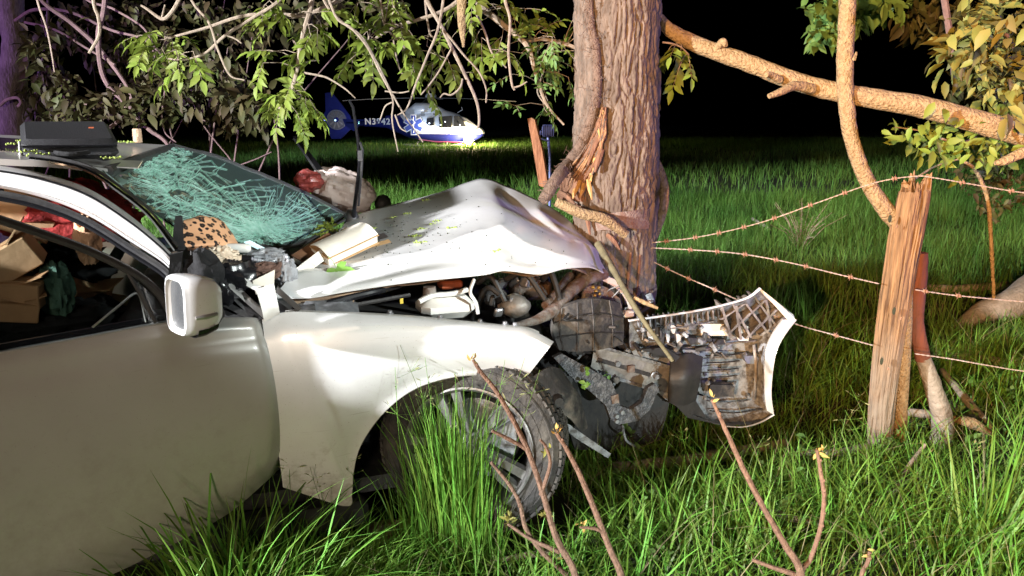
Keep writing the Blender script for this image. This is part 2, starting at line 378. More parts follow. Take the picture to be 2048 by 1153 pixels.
    def build(s, name, mat, parent=None, smooth=True, cut=40):
        me = bpy.data.meshes.new(name); me.from_pydata(s.v, [], s.f); me.validate(); me.update()
        return link(name, me, mat, parent, smooth, cut)

ROOT = {}
def link(name, me, mat, parent=None, smooth=True, cut=40):
    for m in (mat if isinstance(mat, (list, tuple)) else [mat]): me.materials.append(m)
    if smooth and len(me.polygons):
        me.shade_smooth()
        if cut and len(me.polygons) < 60000:
            me.set_sharp_from_angle(angle=math.radians(cut))
    o = bpy.data.objects.new(name, me); COL.objects.link(o)
    if parent is not None: adopt(o, parent)
    return o
def adopt(o, parent):
    """keep world-space vertices: parts of a thing at its Empty's base"""
    w = Vector((0, 0, 0)); q = parent
    while q is not None: w += q.location; q = q.parent
    o.parent = parent; o.location = o.location - w
def tag(o, label, cat_, group=None, kind=None):
    if label: o['label'] = label
    if cat_: o['category'] = cat_
    if group: o['group'] = group
    if kind: o['kind'] = kind
    return o
def empty(name, loc, label, cat_, group=None):
    o = bpy.data.objects.new(name, None); o.empty_display_size = 0.1; o.location = loc; COL.objects.link(o)
    return tag(o, label, cat_, group)

def fast_mesh(name, V, faces_tri):
    """V (n,3), faces (m,3) numpy -> mesh, quickly"""
    me = bpy.data.meshes.new(name)
    V = np.ascontiguousarray(V, np.float32); T = np.ascontiguousarray(faces_tri, np.int32)
    me.vertices.add(len(V)); me.vertices.foreach_set('co', V.ravel())
    me.loops.add(T.size); me.loops.foreach_set('vertex_index', T.ravel())
    me.polygons.add(len(T)); me.polygons.foreach_set('loop_start', np.arange(0, T.size, 3, dtype=np.int32))
    me.update(calc_edges=True); me.validate()
    return me

def blades(base, height, width, lean, az, curl, seg=4, rng=RNG):
    """many grass blades: base (n,3); returns V, T.  Blade bends over along azimuth az."""
    n = len(base); t = np.linspace(0, 1, seg + 1)[None, :]
    ca, sa = np.cos(az)[:, None], np.sin(az)[:, None]
    out = height[:, None] * (lean[:, None] * t + curl[:, None] * t**2.2)
    up = height[:, None] * (t - 0.42 * np.abs(curl)[:, None] * t**2.6)
    cx = base[:, 0:1] + ca * out; cy = base[:, 1:2] + sa * out; cz = base[:, 2:3] + up
    fa = az + rng.uniform(-0.9, 0.9, n) + np.pi / 2
    wx, wy = np.cos(fa)[:, None], np.sin(fa)[:, None]
    w = width[:, None] * 0.5 * (np.clip(1 - t, 0, 1)**0.55) * (0.75 + 0.5 * np.minimum(t * 3, 1))
    L = np.stack([cx - wx*w, cy - wy*w, cz], -1); R = np.stack([cx + wx*w, cy + wy*w, cz], -1)
    k = 2 * seg + 1
    V = np.empty((n, k, 3))
    V[:, 0:2*seg:2] = L[:, :seg]; V[:, 1:2*seg:2] = R[:, :seg]; V[:, -1] = np.stack([cx[:, -1], cy[:, -1], cz[:, -1]], -1)
    T = []
    for i in range(seg - 1):
        a = 2*i; T += [(a, a+1, a+3), (a, a+3, a+2)]
    T.append((2*seg-2, 2*seg-1, 2*seg))
    T = np.array(T)[None] + (np.arange(n) * k)[:, None, None]
    return V.reshape(-1, 3), T.reshape(-1, 3)

def leaf_cloud(base, d, nrm, length, width, droop=0.2):
    """pointed folded leaves: base (n,3), direction d, normal nrm -> V,T (each leaf: 8 verts, 8 tris)"""
    n = len(base)
    d = d / (np.linalg.norm(d, axis=1)[:, None] + 1e-9)
    s = np.cross(d, nrm); s /= np.linalg.norm(s, axis=1)[:, None] + 1e-9
    nn = np.cross(s, d)
    L = length[:, None]; W = width[:, None]
    def pt(t, side, fold, dr): return base + d*L*t + s*W*side + nn*(W*fold - L*droop*dr)
    V = np.stack([pt(0, 0, 0, 0), pt(.28, .42, .14, .05), pt(.28, 0, 0, .05), pt(.28, -.42, .14, .05),
                  pt(.62, .40, .13, .3), pt(.62, 0, 0, .3), pt(.62, -.40, .13, .3), pt(1, 0, 0, 1.0)], 1)
    T = np.array([(0,2,1),(0,3,2),(1,2,5),(1,5,4),(2,3,6),(2,6,5),(4,5,7),(5,6,7)])
    T = T[None] + (np.arange(n)*8)[:, None, None]
    return V.reshape(-1, 3), T.reshape(-1, 3)

class Cloud:
    def __init__(s): s.V = []; s.T = []; s.n = 0
    def add(s, V, T): s.V.append(V); s.T.append(T + s.n); s.n += len(V)
    def build(s, name, mat, parent=None):
        me = fast_mesh(name, np.concatenate(s.V), np.concatenate(s.T))
        me.materials.append(mat)
        o = bpy.data.objects.new(name, me); COL.objects.link(o)
        if parent is not None: adopt(o, parent)
        return o

def pinnate(cl, base, dirv, length, n, lw, rng, tw=None):
    """compound leaves: n leaflets in pairs along a drooping stalk, plus a terminal one"""
    base = np.array(list(base), float); d = np.array(list(dirv), float); d /= np.linalg.norm(d)
    up = np.array([0, 0, 1.0]); s = np.cross(d, up)
    if np.linalg.norm(s) < 0.2: s = np.cross(d, np.array([0.3, 1, 0]))
    s /= np.linalg.norm(s); nn = np.cross(s, d)
    roll = rng.uniform(-0.7, 0.7); s, nn = s*math.cos(roll) + nn*math.sin(roll), nn*math.cos(roll) - s*math.sin(roll)
    B, D, NN, LL = [], [], [], []
    pts = []
    for k in range(6):
        t = k / 5; pts.append(base + d*length*t - up*length*0.25*t*t)
    pairs = n // 2
    for k in range(pairs):
        t = 0.28 + 0.66 * k / max(1, pairs - 1 + 0.4)
        p = base + d*length*t - up*length*0.25*t*t
        for sd in (-1, 1):
            dd = d*0.55 + s*sd*rng.uniform(.7, 1.0) - up*rng.uniform(.05, .45) + rng.normal(0, .14, 3)
            B.append(p); D.append(dd); NN.append(nn + rng.normal(0, .3, 3)); LL.append(lw*rng.uniform(.75, 1.1)*(0.8 + 0.4*t))
    t = 1.0
    B.append(base + d*length - up*length*0.25); D.append(d - up*0.5); NN.append(nn); LL.append(lw*1.15)
    LL = np.array(LL)
    cl.add(*leaf_cloud(np.array(B), np.array(D), np.array(NN), LL, LL*rng.uniform(.36, .46), rng.uniform(.1, .35)))
    if tw is not None: tw.tube(pts, [0.0016, 0.001], 4, cap=False)
# ================================================================== SETTING
n = 60
xs = np.concatenate([np.linspace(-150, -12, 18), np.linspace(-10, 10, 60), np.linspace(12, 150, 18)])
ys = np.concatenate([np.linspace(-60, -2, 10), np.linspace(-1, 14, 60), np.linspace(16, 240, 30)])
XX, YY = np.meshgrid(xs, ys, indexing='ij')
def gz(x, y):
    x = np.asarray(x, float); y = np.asarray(y, float)
    q = np.stack([x*0.9, y*0.9, 0*x], -1)
    return (fbm(q, 3, 5) - 0.45) * 0.10 * np.clip((y + 6) / 4, 0, 1)
g = MB(); g.grid(np.stack([XX, YY, gz(XX, YY) - 0.01], -1), flip=True)
ground = g.build('ground', M['soil']); tag(ground, 'dark soil under the meadow grass', None, kind='structure')

def car_sd(x, y):
    dx, dy = x - CP0.x, y - CP0.y
    return dx*CU.x + dy*CU.y, dx*CW.x + dy*CW.y

rg = np.random.default_rng(5)
def scatter(n, y0, y1, k=0.86, pad=0.8):
    u_ = rg.random(n); y = np.sqrt(u_ * (y1**2 - y0**2) + y0**2)
    x = rg.uniform(-1, 1, n) * (k * y + pad)
    return x, y
def grass_batch(cl, x, y, h0, h1, w0, w1, seg, keep=None, curl=(0.05, .75), lean=(0, .35)):
    if keep is not None: x, y = x[keep], y[keep]
    n = len(x)
    cl.add(*blades(np.stack([x, y, gz(x, y) - 0.01], 1), rg.uniform(h0, h1, n) * (0.6 + 0.75*vnoise(np.stack([x*1.7, y*1.7, 0*x], 1), 3)),
                   rg.uniform(w0, w1, n), rg.uniform(*lean, n), rg.uniform(0, 2*np.pi, n), rg.uniform(*curl, n), seg, rg))
# roadside grass, near the photographer
near = Cloud()
x, y = scatter(70000, 1.25, 5.6)
s_, d_ = car_sd(x, y)
incar = (s_ > -4.6) & (s_ < 0.30) & (d_ > 0.02) & (d_ < 1.75)
road = (s_ < -0.95) & (d_ < 0.0) & (d_ > -0.9)
dens = vnoise(np.stack([x*2.1, y*2.1, 0*x + 4], 1), 9)
shade = (x > 0.35) & (y > 3.35)
keep = (~incar) & (rg.random(len(x)) < 0.16 + 1.6*np.clip(dens - .22, 0, 1)**1.2) & ~((d_ < .05) & (d_ > -.18) & (s_ > -.55) & (s_ < .25) & (rg.random(len(x)) < .75))
keep &= ~((s_ < -1.25) & (rg.random(len(x)) < 0.75))
grass_batch(near, x, y, 0.06, 0.34, 0.003, 0.0095, 4, keep, (0.0, .95), (0, .5))
# fine low undergrowth
x, y = scatter(26000, 1.9, 6.0); s_, d_ = car_sd(x, y)
grass_batch(near, x, y, 0.03, 0.12, 0.003, 0.008, 3, ~((s_ > -4.6) & (s_ < 0.3) & (d_ > 0.02) & (d_ < 1.75)), (0.2, 1.0), (0.1, 0.7))
def tuft(cl, cx, cy, n, r, h0, h1, w0=.004, w1=.009, curl=(0.0, .7), lean=(0, .4), seg=6, az=None):
    a = rg.uniform(0, 2*np.pi, n); q = r*np.sqrt(rg.random(n))
    bx, by = cx + q*np.cos(a), cy + q*np.sin(a)
    cl.add(*blades(np.stack([bx, by, gz(bx, by) - .01], 1), rg.uniform(h0, h1, n), rg.uniform(w0, w1, n), rg.uniform(*lean, n),
                   (a + rg.normal(0, 1.5, n)) if az is None else rg.normal(az, .8, n), rg.uniform(*curl, n), seg, rg))
tall = Cloud()
# the tall clump in front of the wheel (pixel column 830-980)
for px, n_, h1 in ((845, 60, .60), (875, 110, .76), (905, 150, .84), (932, 130, .80), (955, 80, .70), (815, 40, .42), (990, 34, .42)):
    p = PG(px, 1128); tuft(tall, p.x, p.y + .02, n_, .045, h1*.35, h1, .0035, .008, (0, .32), (0, .10))
# bright clump by the door
for px, py, n_, h1 in ((445, 1165, 90, .44), (500, 1150, 60, .36), (395, 1185, 50, .32), (560, 1135, 60, .34), (330, 1215, 24, .30)):
    p = cp(px, py - 60, -.28); tuft(tall, p.x, p.y, n_*2, .09, h1*.45, h1*1.6, .006, .013, (0.1, .8), (0, .35))
# mass by the sill, left of the wheel
for k in range(24):
    px = rg.uniform(500, 780); p = cp(px, 1050, rg.uniform(-.34, -.12)); tuft(tall, p.x, p.y, 60, .10, .12, .36 if px < 690 else .28, .003, .007, (.2, .95), (0, .5))
# right-hand foreground tufts
for px, py, n_, h1 in ((1400, 1010, 80, .36), (1330, 1050, 70, .34), (1450, 1080, 60, .33), (1250, 1080, 60, .28), (1660, 1050, 70, .34), (1600, 980, 60, .30), (1740, 1080, 60, .34), (1820, 1060, 60, .36), (1900, 1120, 70, .45), (1950, 1100, 60, .5), (1990, 1140, 60, .5),
                       (1150, 1120, 50, .2), (1720, 935, 50, .26), (1770, 940, 50, .24), (1500, 930, 40, .2), (1860, 950, 40, .2), (1120, 1180, 40, .22), (1560, 1140, 60, .3), (1050, 1190, 40, .18), (700, 1190, 60, .22), (850, 1190, 60, .22)):
    p = PG(px, py); tuft(tall, p.x, p.y, n_, .09, h1*.35, h1, .004, .0095, (.05, .8), (0, .4))
p = PG(1960, 1150)
tuft(tall, p.x, p.y, 26, .05, .45, .62, .006, .011, (.0, .2), (.35, .6), az=.35)
# stray dry stalks and broad-leaved weeds
dryc = Cloud(); x, y = scatter(4200, 1.7, 6.5); s_, d_ = car_sd(x, y)
grass_batch(dryc, x, y, .08, .42, .0025, .005, 4, ~((s_ > -4.6) & (s_ < .3) & (d_ > -.05) & (d_ < 1.75)), (0, .9), (0, .9))
dro = dryc.build('dry_stalks', M['dry']); tag(dro, 'pale dry stalks strewn through the verge grass', 'grass', kind='stuff')
wd_ = Cloud(); x, y = scatter(420, 2.0, 7.0); s_, d_ = car_sd(x, y); k_ = ~((s_ > -4.6) & (s_ < .35) & (d_ > -.1) & (d_ < 1.75)); x, y = x[k_], y[k_]
for a_, b_ in zip(x, y):
    m_ = int(rg.integers(5, 12)); h_ = rg.uniform(.04, .2); L = rg.uniform(.02, .055, m_)
    bb = np.array([a_, b_, 0]) + np.stack([rg.normal(0, .03, m_), rg.normal(0, .03, m_), rg.uniform(.3, 1, m_)*h_], 1)
    wd_.add(*leaf_cloud(bb, np.stack([rg.normal(0, 1, m_), rg.normal(0, 1, m_), rg.normal(.1, .4, m_)], 1), np.tile([0, -.2, 1.], (m_, 1)), L, L*rg.uniform(.5, .8, m_)))
wdo = wd_.build('verge_weeds', M['leaf_cool']); tag(wdo, 'small broad leaved weeds among the verge grass', 'weeds', kind='stuff')
rgrass = tall.build('tall_grass', M['grass']); tag(rgrass, 'tall bright grass clumps in front of the car and at the road edge', 'grass', kind='stuff')
ngrass = near.build('verge_grass', M['grass']); tag(ngrass, 'short rough verge grass around the car and fence', 'grass', kind='stuff')

# seed heads standing before the fender and the door
seeds = Cloud(); sd = MB()
def seed_stalk(px, py, ptop, Y, nsp=9, spread=.05):
    b = PG(px, py); top = P(ptop[0], ptop[1], b.y + rg.uniform(-.05, .05))
    mid = b.lerp(top, .55) + Vector((rg.uniform(-.03, .03), 0, .03))
    pts = cat([b, mid, top], 8); sd.tube(pts, [.0014, .0007], 4, cap=False)
    for k in range(nsp):
        t = rg.uniform(.72, 1.0); i = min(7, int(t*7)); q = pts[i]
        dd = np.array([rg.uniform(-1, 1), rg.uniform(-.4, .4), rg.uniform(-.25, .9)])
        L = rg.uniform(.012, .03)
        e = q + dd/np.linalg.norm(dd)*rg.uniform(.01, spread)
        sd.tube([q, e], .0005, 3, cap=False)
        seeds.add(*leaf_cloud(e[None], dd[None], rg.normal(0, 1, (1, 3)), np.array([L]), np.array([L*.22])))
for px, top in ((880, (850, 715)), (900, (925, 735)), (930, (800, 690)), (950, (1010, 720)), (960, (1050, 715)), (870, (840, 760)), (985, (1080, 740)), (910, (870, 780)), (850, (790, 735)),
                (480, (350, 780)), (470, (345, 835)), (520, (490, 870)), (500, (395, 930)), (560, (540, 900)), (620, (580, 905)), (640, (620, 890)), (300, (150, 1105)), (350, (240, 1095)),
                (700, (620, 935)), (680, (560, 915)), (760, (690, 900)), (1420, (1360, 850)), (1480, (1530, 870)), (1760, (1700, 770)), (1780, (1690, 820)), (1800, (1850, 900)), (1900, (1960, 880)), (1650, (1640, 900))):
    seed_stalk(px, 1140 if px < 1400 else 1010, top, 0)
so = seeds.build('seed_heads', M['seed']); tag(so, 'nodding grass seed heads before the white fender', 'grass', kind='stuff')
sdo = sd.build('grass_stalks', M['grass']); tag(sdo, 'thin grass stalks carrying seed heads', 'grass', kind='stuff')

# the meadow behind
fld = Cloud()
x, y = scatter(125000, 5.3, 16.0, .80, .6)
s_, d_ = car_sd(x, y)
grass_batch(fld, x, y, 0.16, 0.42, 0.005, 0.010, 3, ~((s_ > -4.6) & (s_ < 0.3) & (d_ < 1.75)) & (rg.random(len(x)) < .30 + .95*vnoise(np.stack([x*.8, y*.8, 0*x], 1), 21)), (0.0, .75), (0, .35))
x, y = scatter(150000, 16.0, 64.0, .78, .6)
grass_batch(fld, x, y, 0.22, 0.44, 0.014, 0.030, 2, rg.random(len(x)) < .35 + .9*vnoise(np.stack([x*.3, y*.3, 0*x], 1), 22), (0.0, .5), (0, .25))
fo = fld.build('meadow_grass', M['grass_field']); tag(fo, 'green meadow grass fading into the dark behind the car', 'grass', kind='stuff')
# ================================================================== CRASHED CAR
def cpv(A):
    """array (...,3) of (px,py,d) -> world"""
    A = np.asarray(A, float)
    x = (A[..., 0] - 1024) / F; y = (A[..., 1] - 576.5) / F
    r = np.stack([x, math.cos(PIT) - y*math.sin(PIT), -(math.sin(PIT) + y*math.cos(PIT))], -1)
    w = np.array(CW); t = (A[..., 2] + CP0.dot(CW)) / (r @ w)
    return np.array(CO) + r * t[..., None]
def interp_rows(rows, nv, nu, smooth=True):
    f = cat if smooth else lin
    R = np.array([cat(r, nu) for r in rows])            # (rows, nu, 3)
    return np.array([f(R[:, j], nv) for j in range(nu)]).transpose(1, 0, 2)
def pl(pts): return [cp(*p) for p in pts]
PXM = 2.5 / F                                            # metres per pixel at the car

CARL = C(-1.2, .9, 0)
car = empty('crashed_car', CARL, 'crumpled pearl white car with shattered windscreen wrapped against the tree', 'car')

# ---- near front fender
top = [(524,640),(545,631),(565,626),(590,624),(620,625),(670,627),(740,630),(830,636),(920,645),(1000,653),(1060,660),(1108,684)]
bot = [(566,975),(690,1012),(704,985),(707,945),(722,890),(765,828),(825,780),(895,756),(965,749),(1010,751),(1034,753),(1054,754)]
def fd(px): return .05 - .13*(px - 524)/584
T_ = cat([(a, b, fd(a)) for a, b in top], 70); B_ = cat([(a, b, fd(a)) for a, b in bot], 70)
G = []
for v in np.linspace(0, 1, 22):
    r = T_*(1 - v) + B_*v
    r[:, 2] -= .045*math.sin(math.pi*min(1, v*1.05 + .02))
    r[:, 2] += .02*np.exp(-((v - .0)/.05)**2) - .012*np.exp(-((v - .13)/.05)**2)*np.clip((r[:, 0]-640)/100, 0, 1)
    G.append(r)
G = np.array(G)
fen = MB().slab(cpv(G), np.array(CW)*.004).build('fender', M['paint'], car)
lip = G[-1][5:].copy(); lip2 = lip.copy(); lip2[:, 2] += .05; lip2[:, 1] -= 2
MB().slab(cpv(np.array([lip, lip2])), np.array((0, 0, -.003))).build('arch_lip', M['paint_shaded'], fen)
fl = np.array([G[0], G[0] + np.array([0, -4, .03]), G[0] + np.array([0, 1, .06]), G[0] + np.array([0, 3, .10])])[:, 14:66]
MB().slab(cpv(fl), np.array((0, 0, -.003))).build('fender_flange', M['white_plastic'], fen)
for px, py in ((780,628),(880,637),(960,646),(1030,652),(1010,650)):
    c = cp(px, py, fd(px) + .06); MB().lathe([(0, .012), (.008, .012), (.008, .004), (.013, .003), (.013, 0)], c, (0, 0, 1), 8).build('bolt', M['metal'], fen)

# ---- hood, buckled against the trunk
near_e = [(546,594,.14),(620,594,.12),(690,582,.11),(820,563,.11),(960,549,.13),(1010,540,.15),(1080,547,.2),(1130,536,.28),(1180,534,.36),(1209,546,.43)]
crest = [(700,436,1.40),(730,424,1.42),(775,412,1.44),(855,393,1.42),(958,359,1.38),(1010,368,1.25),(1065,394,1.08),(1120,425,.92),(1170,474,.72),(1213,540,.50)]
N1 = cat(near_e, 90); N2 = cat(crest, 90)
rows = []
vv = np.concatenate([np.linspace(0, 1, 46), np.linspace(1.04, 1.4, 8)])
for v in vv:
    if v <= 1:
        # the near edge rolls over, then the skin runs up to the crest
        w = v**0.86
        r = N1*(1 - w) + N2*w
        # depth runs faster than height at first (rolled edge)
        r[:, 2] = N1[:, 2]*(1 - v**1.35) + N2[:, 2]*v**1.35
    else:
        r = N2.copy(); k = (v - 1)
        r[:, 2] += k*.55; r[:, 1] += 2 + k*70
    rows.append(r)
H = np.array(rows); W = cpv(H)
def seg_dist(px, py, poly):
    best = np.full(px.shape, 1e9); tt = np.zeros(px.shape); sg = np.zeros(px.shape); m = len(poly) - 1
    for i in range(m):
        ax, ay = poly[i]; bx, by = poly[i+1]; dx, dy = bx-ax, by-ay; L2 = dx*dx + dy*dy
        t = np.clip(((px-ax)*dx + (py-ay)*dy)/L2, 0, 1); qx, qy = ax + t*dx, ay + t*dy
        dd = np.hypot(px-qx, py-qy); cr = np.sign(dx*(py-ay) - dy*(px-ax))
        u_ = dd < best; best = np.where(u_, dd, best); tt = np.where(u_, (i + t)/m, tt); sg = np.where(u_, cr, sg)
    return best, tt, sg
hp, hq = H[..., 0], H[..., 1]
disp = np.zeros(hp.shape)
dd, tt, sg = seg_dist(hp, hq, [(1000,463),(1045,492),(1110,515),(1190,527)])                # the sharp fold
disp += .026*np.exp(-dd/13)*np.clip(tt*5 + .3, 0, 1)*np.clip((1 - tt)*4, 0, 1)*np.where(vv[:, None] <= 1, 1, 0)
dd, tt, sg = seg_dist(hp, hq, [(1012,490),(1050,514),(1110,532),(1180,538)]); disp -= .022*np.exp(-dd/12)*np.where(vv[:, None] <= 1, 1, 0)
dd, tt, sg = seg_dist(hp, hq, [(1075,420),(1130,470),(1192,505)]); disp += .016*np.exp(-dd/10)
dd, tt, sg = seg_dist(hp, hq, [(958,362),(1000,400),(1010,455)]); disp += .005*np.exp(-dd/20)
dd, tt, sg = seg_dist(hp, hq, [(1000,462),(940,478),(860,490)])
disp += .020*np.exp(-dd/14)*(1 - tt)
dd, tt, sg = seg_dist(hp, hq, [(1010,385),(1060,430),(1140,480)])                           # long hollow under the crest
disp += -.026*np.exp(-dd/16)
dd, tt, sg = seg_dist(hp, hq, [(560,560),(700,532),(860,505),(960,470)])                      # style line along the hood
disp += .012*np.exp(-dd/9)
dd, tt, sg = seg_dist(hp, hq, [(660,560),(820,535),(960,515),(1060,520)])
disp += -.012*np.exp(-(dd/24)**2)
dd, tt, sg = seg_dist(hp, hq, [(800,440),(900,420),(985,400)])
disp += .010*np.exp(-(dd/20)**2)
disp += (fbm(np.stack([hp/120, hq/70, 0*hp], -1), 3, 4) - .45)*.012
du = np.gradient(W, axis=0); dv = np.gradient(W, axis=1); nn = np.cross(dv, du); nn /= np.linalg.norm(nn, axis=2)[..., None] + 1e-9
nn *= np.sign(nn[..., 2:3] + 1e-6)
edge = np.minimum(1, np.minimum(vv, 1)[:, None]*9)
W = W + nn*(disp*edge)[..., None]
hood = MB().slab(W, np.array((0, .003, -.006))).build('hood', M['paint'], car, cut=60)
Wi = W[5:40, 3:86] + np.array((0, .03, -.05)) + (fbm(W[5:40, 3:86]*9, 3, 2) - .45)[..., None]*np.array((0, 0, .03))
MB().slab(Wi, np.array((0, .002, -.006))).build('hood_inner_panel', M['inner_paint'], hood)

# ---- front door, bent open and out of line
dtop = [(-420,790),(-150,735),(0,706),(165,676),(330,646),(430,637),(500,636),(522,640)]
dbot = [(-420,1420),(-150,1310),(0,1238),(200,1160),(330,1098),(450,1032),(520,975),(562,935)]
def ddp(px): return .0 - .26*(520 - px)/520
def adj(q, k=.8):
    q = np.array(q, float); q[:, 2] += k*ddp(q[:, 0]); return q
TT = cat([(a, b, 0) for a, b in dtop], 60); BB = cat([(a, b, 0) for a, b in dbot], 60)
G = []
for v in np.linspace(0, 1, 30):
    r = TT*(1 - v) + BB*v
    # front edge bulges forward in its lower half
    r[:, 0] += 26*math.sin(math.pi*min(1, v*1.0))*np.clip((r[:, 0] - 300)/240, 0, 1)
    r[:, 2] = ddp(r[:, 0]) - .026*math.sin(math.pi*min(1, (v+.02)*.80)) - .03*v*np.clip((r[:, 0] - 100)/400, 0, 1)
    r[:, 2] += .014*np.exp(-((v - .10)/.05)**2) + .035*np.exp(-(v/.035)**2)
    r[-10:, 2] += np.linspace(0, 1, 10)**2.2*.075
    r[:, 2] += .05*max(0, (v - .86)/.14)**1.5
    G.append(r)
G = np.array(G)
DOOR_END = cpv(G)[:, 0].copy()
door = MB().slab(cpv(G), np.array(CW)*.006).build('door', M['paint_shaded'], car)
e = G[:, -1].copy(); e2 = e.copy(); e2[:, 2] += .09; e2[:, 0] -= 4
MB().slab(cpv(np.array([e, e2])), np.array(CU)*-.004).build('door_edge', M['black'], door)
b0 = G[0].copy(); b1 = b0 + np.array([0, -7, .02]); b2 = b0 + np.array([0, -9, .05])
MB().slab(cpv(np.array([b0 + np.array([0,-1,-.004]), b1, b2])[:, :44]), np.array((0, 0, -.004))).build('belt_moulding', M['trim'], door)
b3 = b0 + np.array([0, -10, .02]); MB().tube(cpv(b3[:42]), .012, 6).build('belt_weatherstrip', M['black_gloss'], door)
# door window frame and glass
fr = cat([(-420,330,.10),(-200,375,.08),(0,440,.05),(90,470,.045),(180,503,.04),(270,548,.03),(318,588,.025),(345,632,.02)], 40); fr = adj(fr)
MB().tube(cpv(fr), .021, 8, flat=.6).build('window_frame', M['black'], door)
gtop = lin([(-420,330,.10),(-200,375,.08),(0,440,.055),(90,470,.05),(180,503,.045),(270,548,.035),(318,588,.03),(345,632,.025)], 30); gtop = adj(gtop)
gb = lin([(-420,790,.06),(-200,745,.05),(0,706,.02),(90,690,.02),(180,672,.02),(270,656,.02),(318,647,.02),(345,643,.02)], 30); gb = adj(gb, .95)
MB().slab(cpv(np.array([gtop*(1-t) + gb*t for t in (0, .33, .67, 1)])), np.array(CW)*.004).build('window_glass', M['glass'], door)
MB().tube(cpv(adj([(256,545,.03),(285,595,.018),(312,645,.01)])), .007, 6).build('window_divider', M['black'], door)
tri = adj(cat([(185,655,.0),(240,610,.02),(268,588,.03),(280,595,.03),(292,645,.012)], 14))
MB().tube(cpv(tri), .0035, 5).build('inner_mirror_trim', M['trim'], door)

# ---- A-pillar and roof rail
pt = cat([(-420,305,.22),(-200,312,.22),(0,332,.21),(100,352,.20),(180,380,.18),(260,432,.15),(320,484,.12),(354,520,.10)], 60)
pb = cat([(-420,345,.20),(-200,350,.20),(0,376,.19),(100,400,.18),(180,434,.16),(260,484,.13),(320,522,.10),(346,546,.08)], 60)
G = []
for v, o_ in ((0, .05), (.08, .012), (.3, -.010), (.55, -.014), (.78, -.010), (.8, .004), (.86, .004), (.88, -.004), (1, .02), (1.02, .05)):
    r = pt*(1 - v) + pb*v; r[:, 2] += o_; G.append(r)
pil = MB().slab(cpv(np.array(G)), np.array(CW)*.008).build('a_pillar', M['paint'], car, cut=28)
for off, rad, m_ in ((11, .010, 'black'), (22, .008, 'black_gloss')):
    q = pb.copy(); q[:, 1] += off; q[:, 2] += .01; MB().tube(cpv(q), rad, 6).build('door_seal', M[m_], car)
q = pt*.76 + pb*.24; q[:, 2] -= .012; MB().tube(cpv(q[14:]), .0035, 5).build('pillar_seam', M['black_gloss'], pil)
q = cat([(60,318,.30),(120,326,.28),(180,343,.26),(240,383,.22),(300,432,.18),(352,500,.14)], 40)
MB().tube(cpv(q), .008, 6).build('drip_moulding', M['chrome'], car)
q2 = q.copy(); q2[:, 1] -= 6; q2[:, 2] += .02; MB().tube(cpv(q2), .009, 6).build('roof_seal', M['black'], car)
q3 = cat([(350,505,.12),(352,540,.10),(350,566,.09)], 8); MB().tube(cpv(q3), .012, 6).build('pillar_foot', M['rust'], car)

# ---- roof
rn = cat([(-700,300,.26),(-420,298,.26),(-200,305,.26),(0,318,.27),(90,322,.28),(150,328,.32),(215,338,.38)], 40)
rf = cat([(-420,262,1.55),(-200,264,1.55),(-60,268,1.55),(60,273,1.52),(160,280,1.50),(260,286,1.48),(343,291,1.46)], 40)
G = []
for v in np.linspace(0, 1, 14):
    r = rn*(1 - v) + rf*v; r[:, 1] -= 9*math.sin(math.pi*v)*np.linspace(1, .25, 40); G.append(r)
Gr = np.array(G); ROOF_END = cpv(Gr)[:, 0].copy()
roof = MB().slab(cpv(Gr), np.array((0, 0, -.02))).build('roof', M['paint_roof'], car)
hd = Gr[:, -6:].copy(); hd = hd[:, -1]
MB().tube(cpv(hd + np.array([2, 4, 0])), .018, 6).build('header_rail', M['black'], roof)
sgl = np.array([Gr[i, 6:33] + np.array([0, -1.6, 0]) for i in range(3, 11)])
MB().slab(cpv(sgl), np.array((0, 0, -.003))).build('sunroof_glass', M['black_gloss'], roof)
MB().slab(cpv(np.array([lin([(115,322,.32),(200,332,.4),(275,336,.5)], 6), lin([(165,318,.42),(230,320,.55),(285,322,.7)], 6)])), np.array((0, 0, -.004))).build('peeled_roof_skin', M['trim'], roof)

# ---- windscreen, crazed and sagging
wn_ = cat([(205,340,.34),(245,372,.30),(290,412,.28),(340,450,.28),(385,474,.32)], 30)
wf_ = cat([(345,292,1.46),(430,313,1.50),(520,346,1.54),(610,385,1.57),(692,428,1.60)], 30)
wb_ = np.array([(385,474,.32),(440,487,.5),(510,492,.75),(580,490,1.0),(650,464,1.35),(692,428,1.60)])
G = np.zeros((30, 30, 3))
wt = lin([(205,340,.34),(262,338,.70),(300,318,1.05),(345,292,1.46)], 30); wbb = cat(wb_, 30)
for j, v in enumerate(np.linspace(0, 1, 30)):
    for i, u_ in enumerate(np.linspace(0, 1, 30)):      # Coons patch
        G[i, j] = (1-v)*wn_[i] + v*wf_[i] + (1-u_)*wt[j] + u_*wbb[j] - ((1-u_)*(1-v)*wt[0] + (1-u_)*v*wt[-1] + u_*(1-v)*wbb[0] + u_*v*wbb[-1])
WS = cpv(G)
WS[..., 2] += (fbm(WS*6, 3, 8) - .45)*.03
M['windscreen'] = glassm('windscreen_glass', (0.62, 0.76, 0.69), haze=0.075, hazec=(.50, .72, .64))
ws = MB().slab(WS, np.array((0, 0, -.005))).build('windscreen', M['windscreen'], car)
def wsp(u_, v):
    a = np.clip(u_, 0, .999)*29; b = np.clip(v, 0, .999)*29; i, j = int(a), int(b); fa, fb = a-i, b-j
    return (WS[i,j]*(1-fa)*(1-fb) + WS[i+1,j]*fa*(1-fb) + WS[i,j+1]*(1-fa)*fb + WS[i+1,j+1]*fa*fb) + np.array((0, -.001, .003))
ck = MB(); rk = random.Random(3)
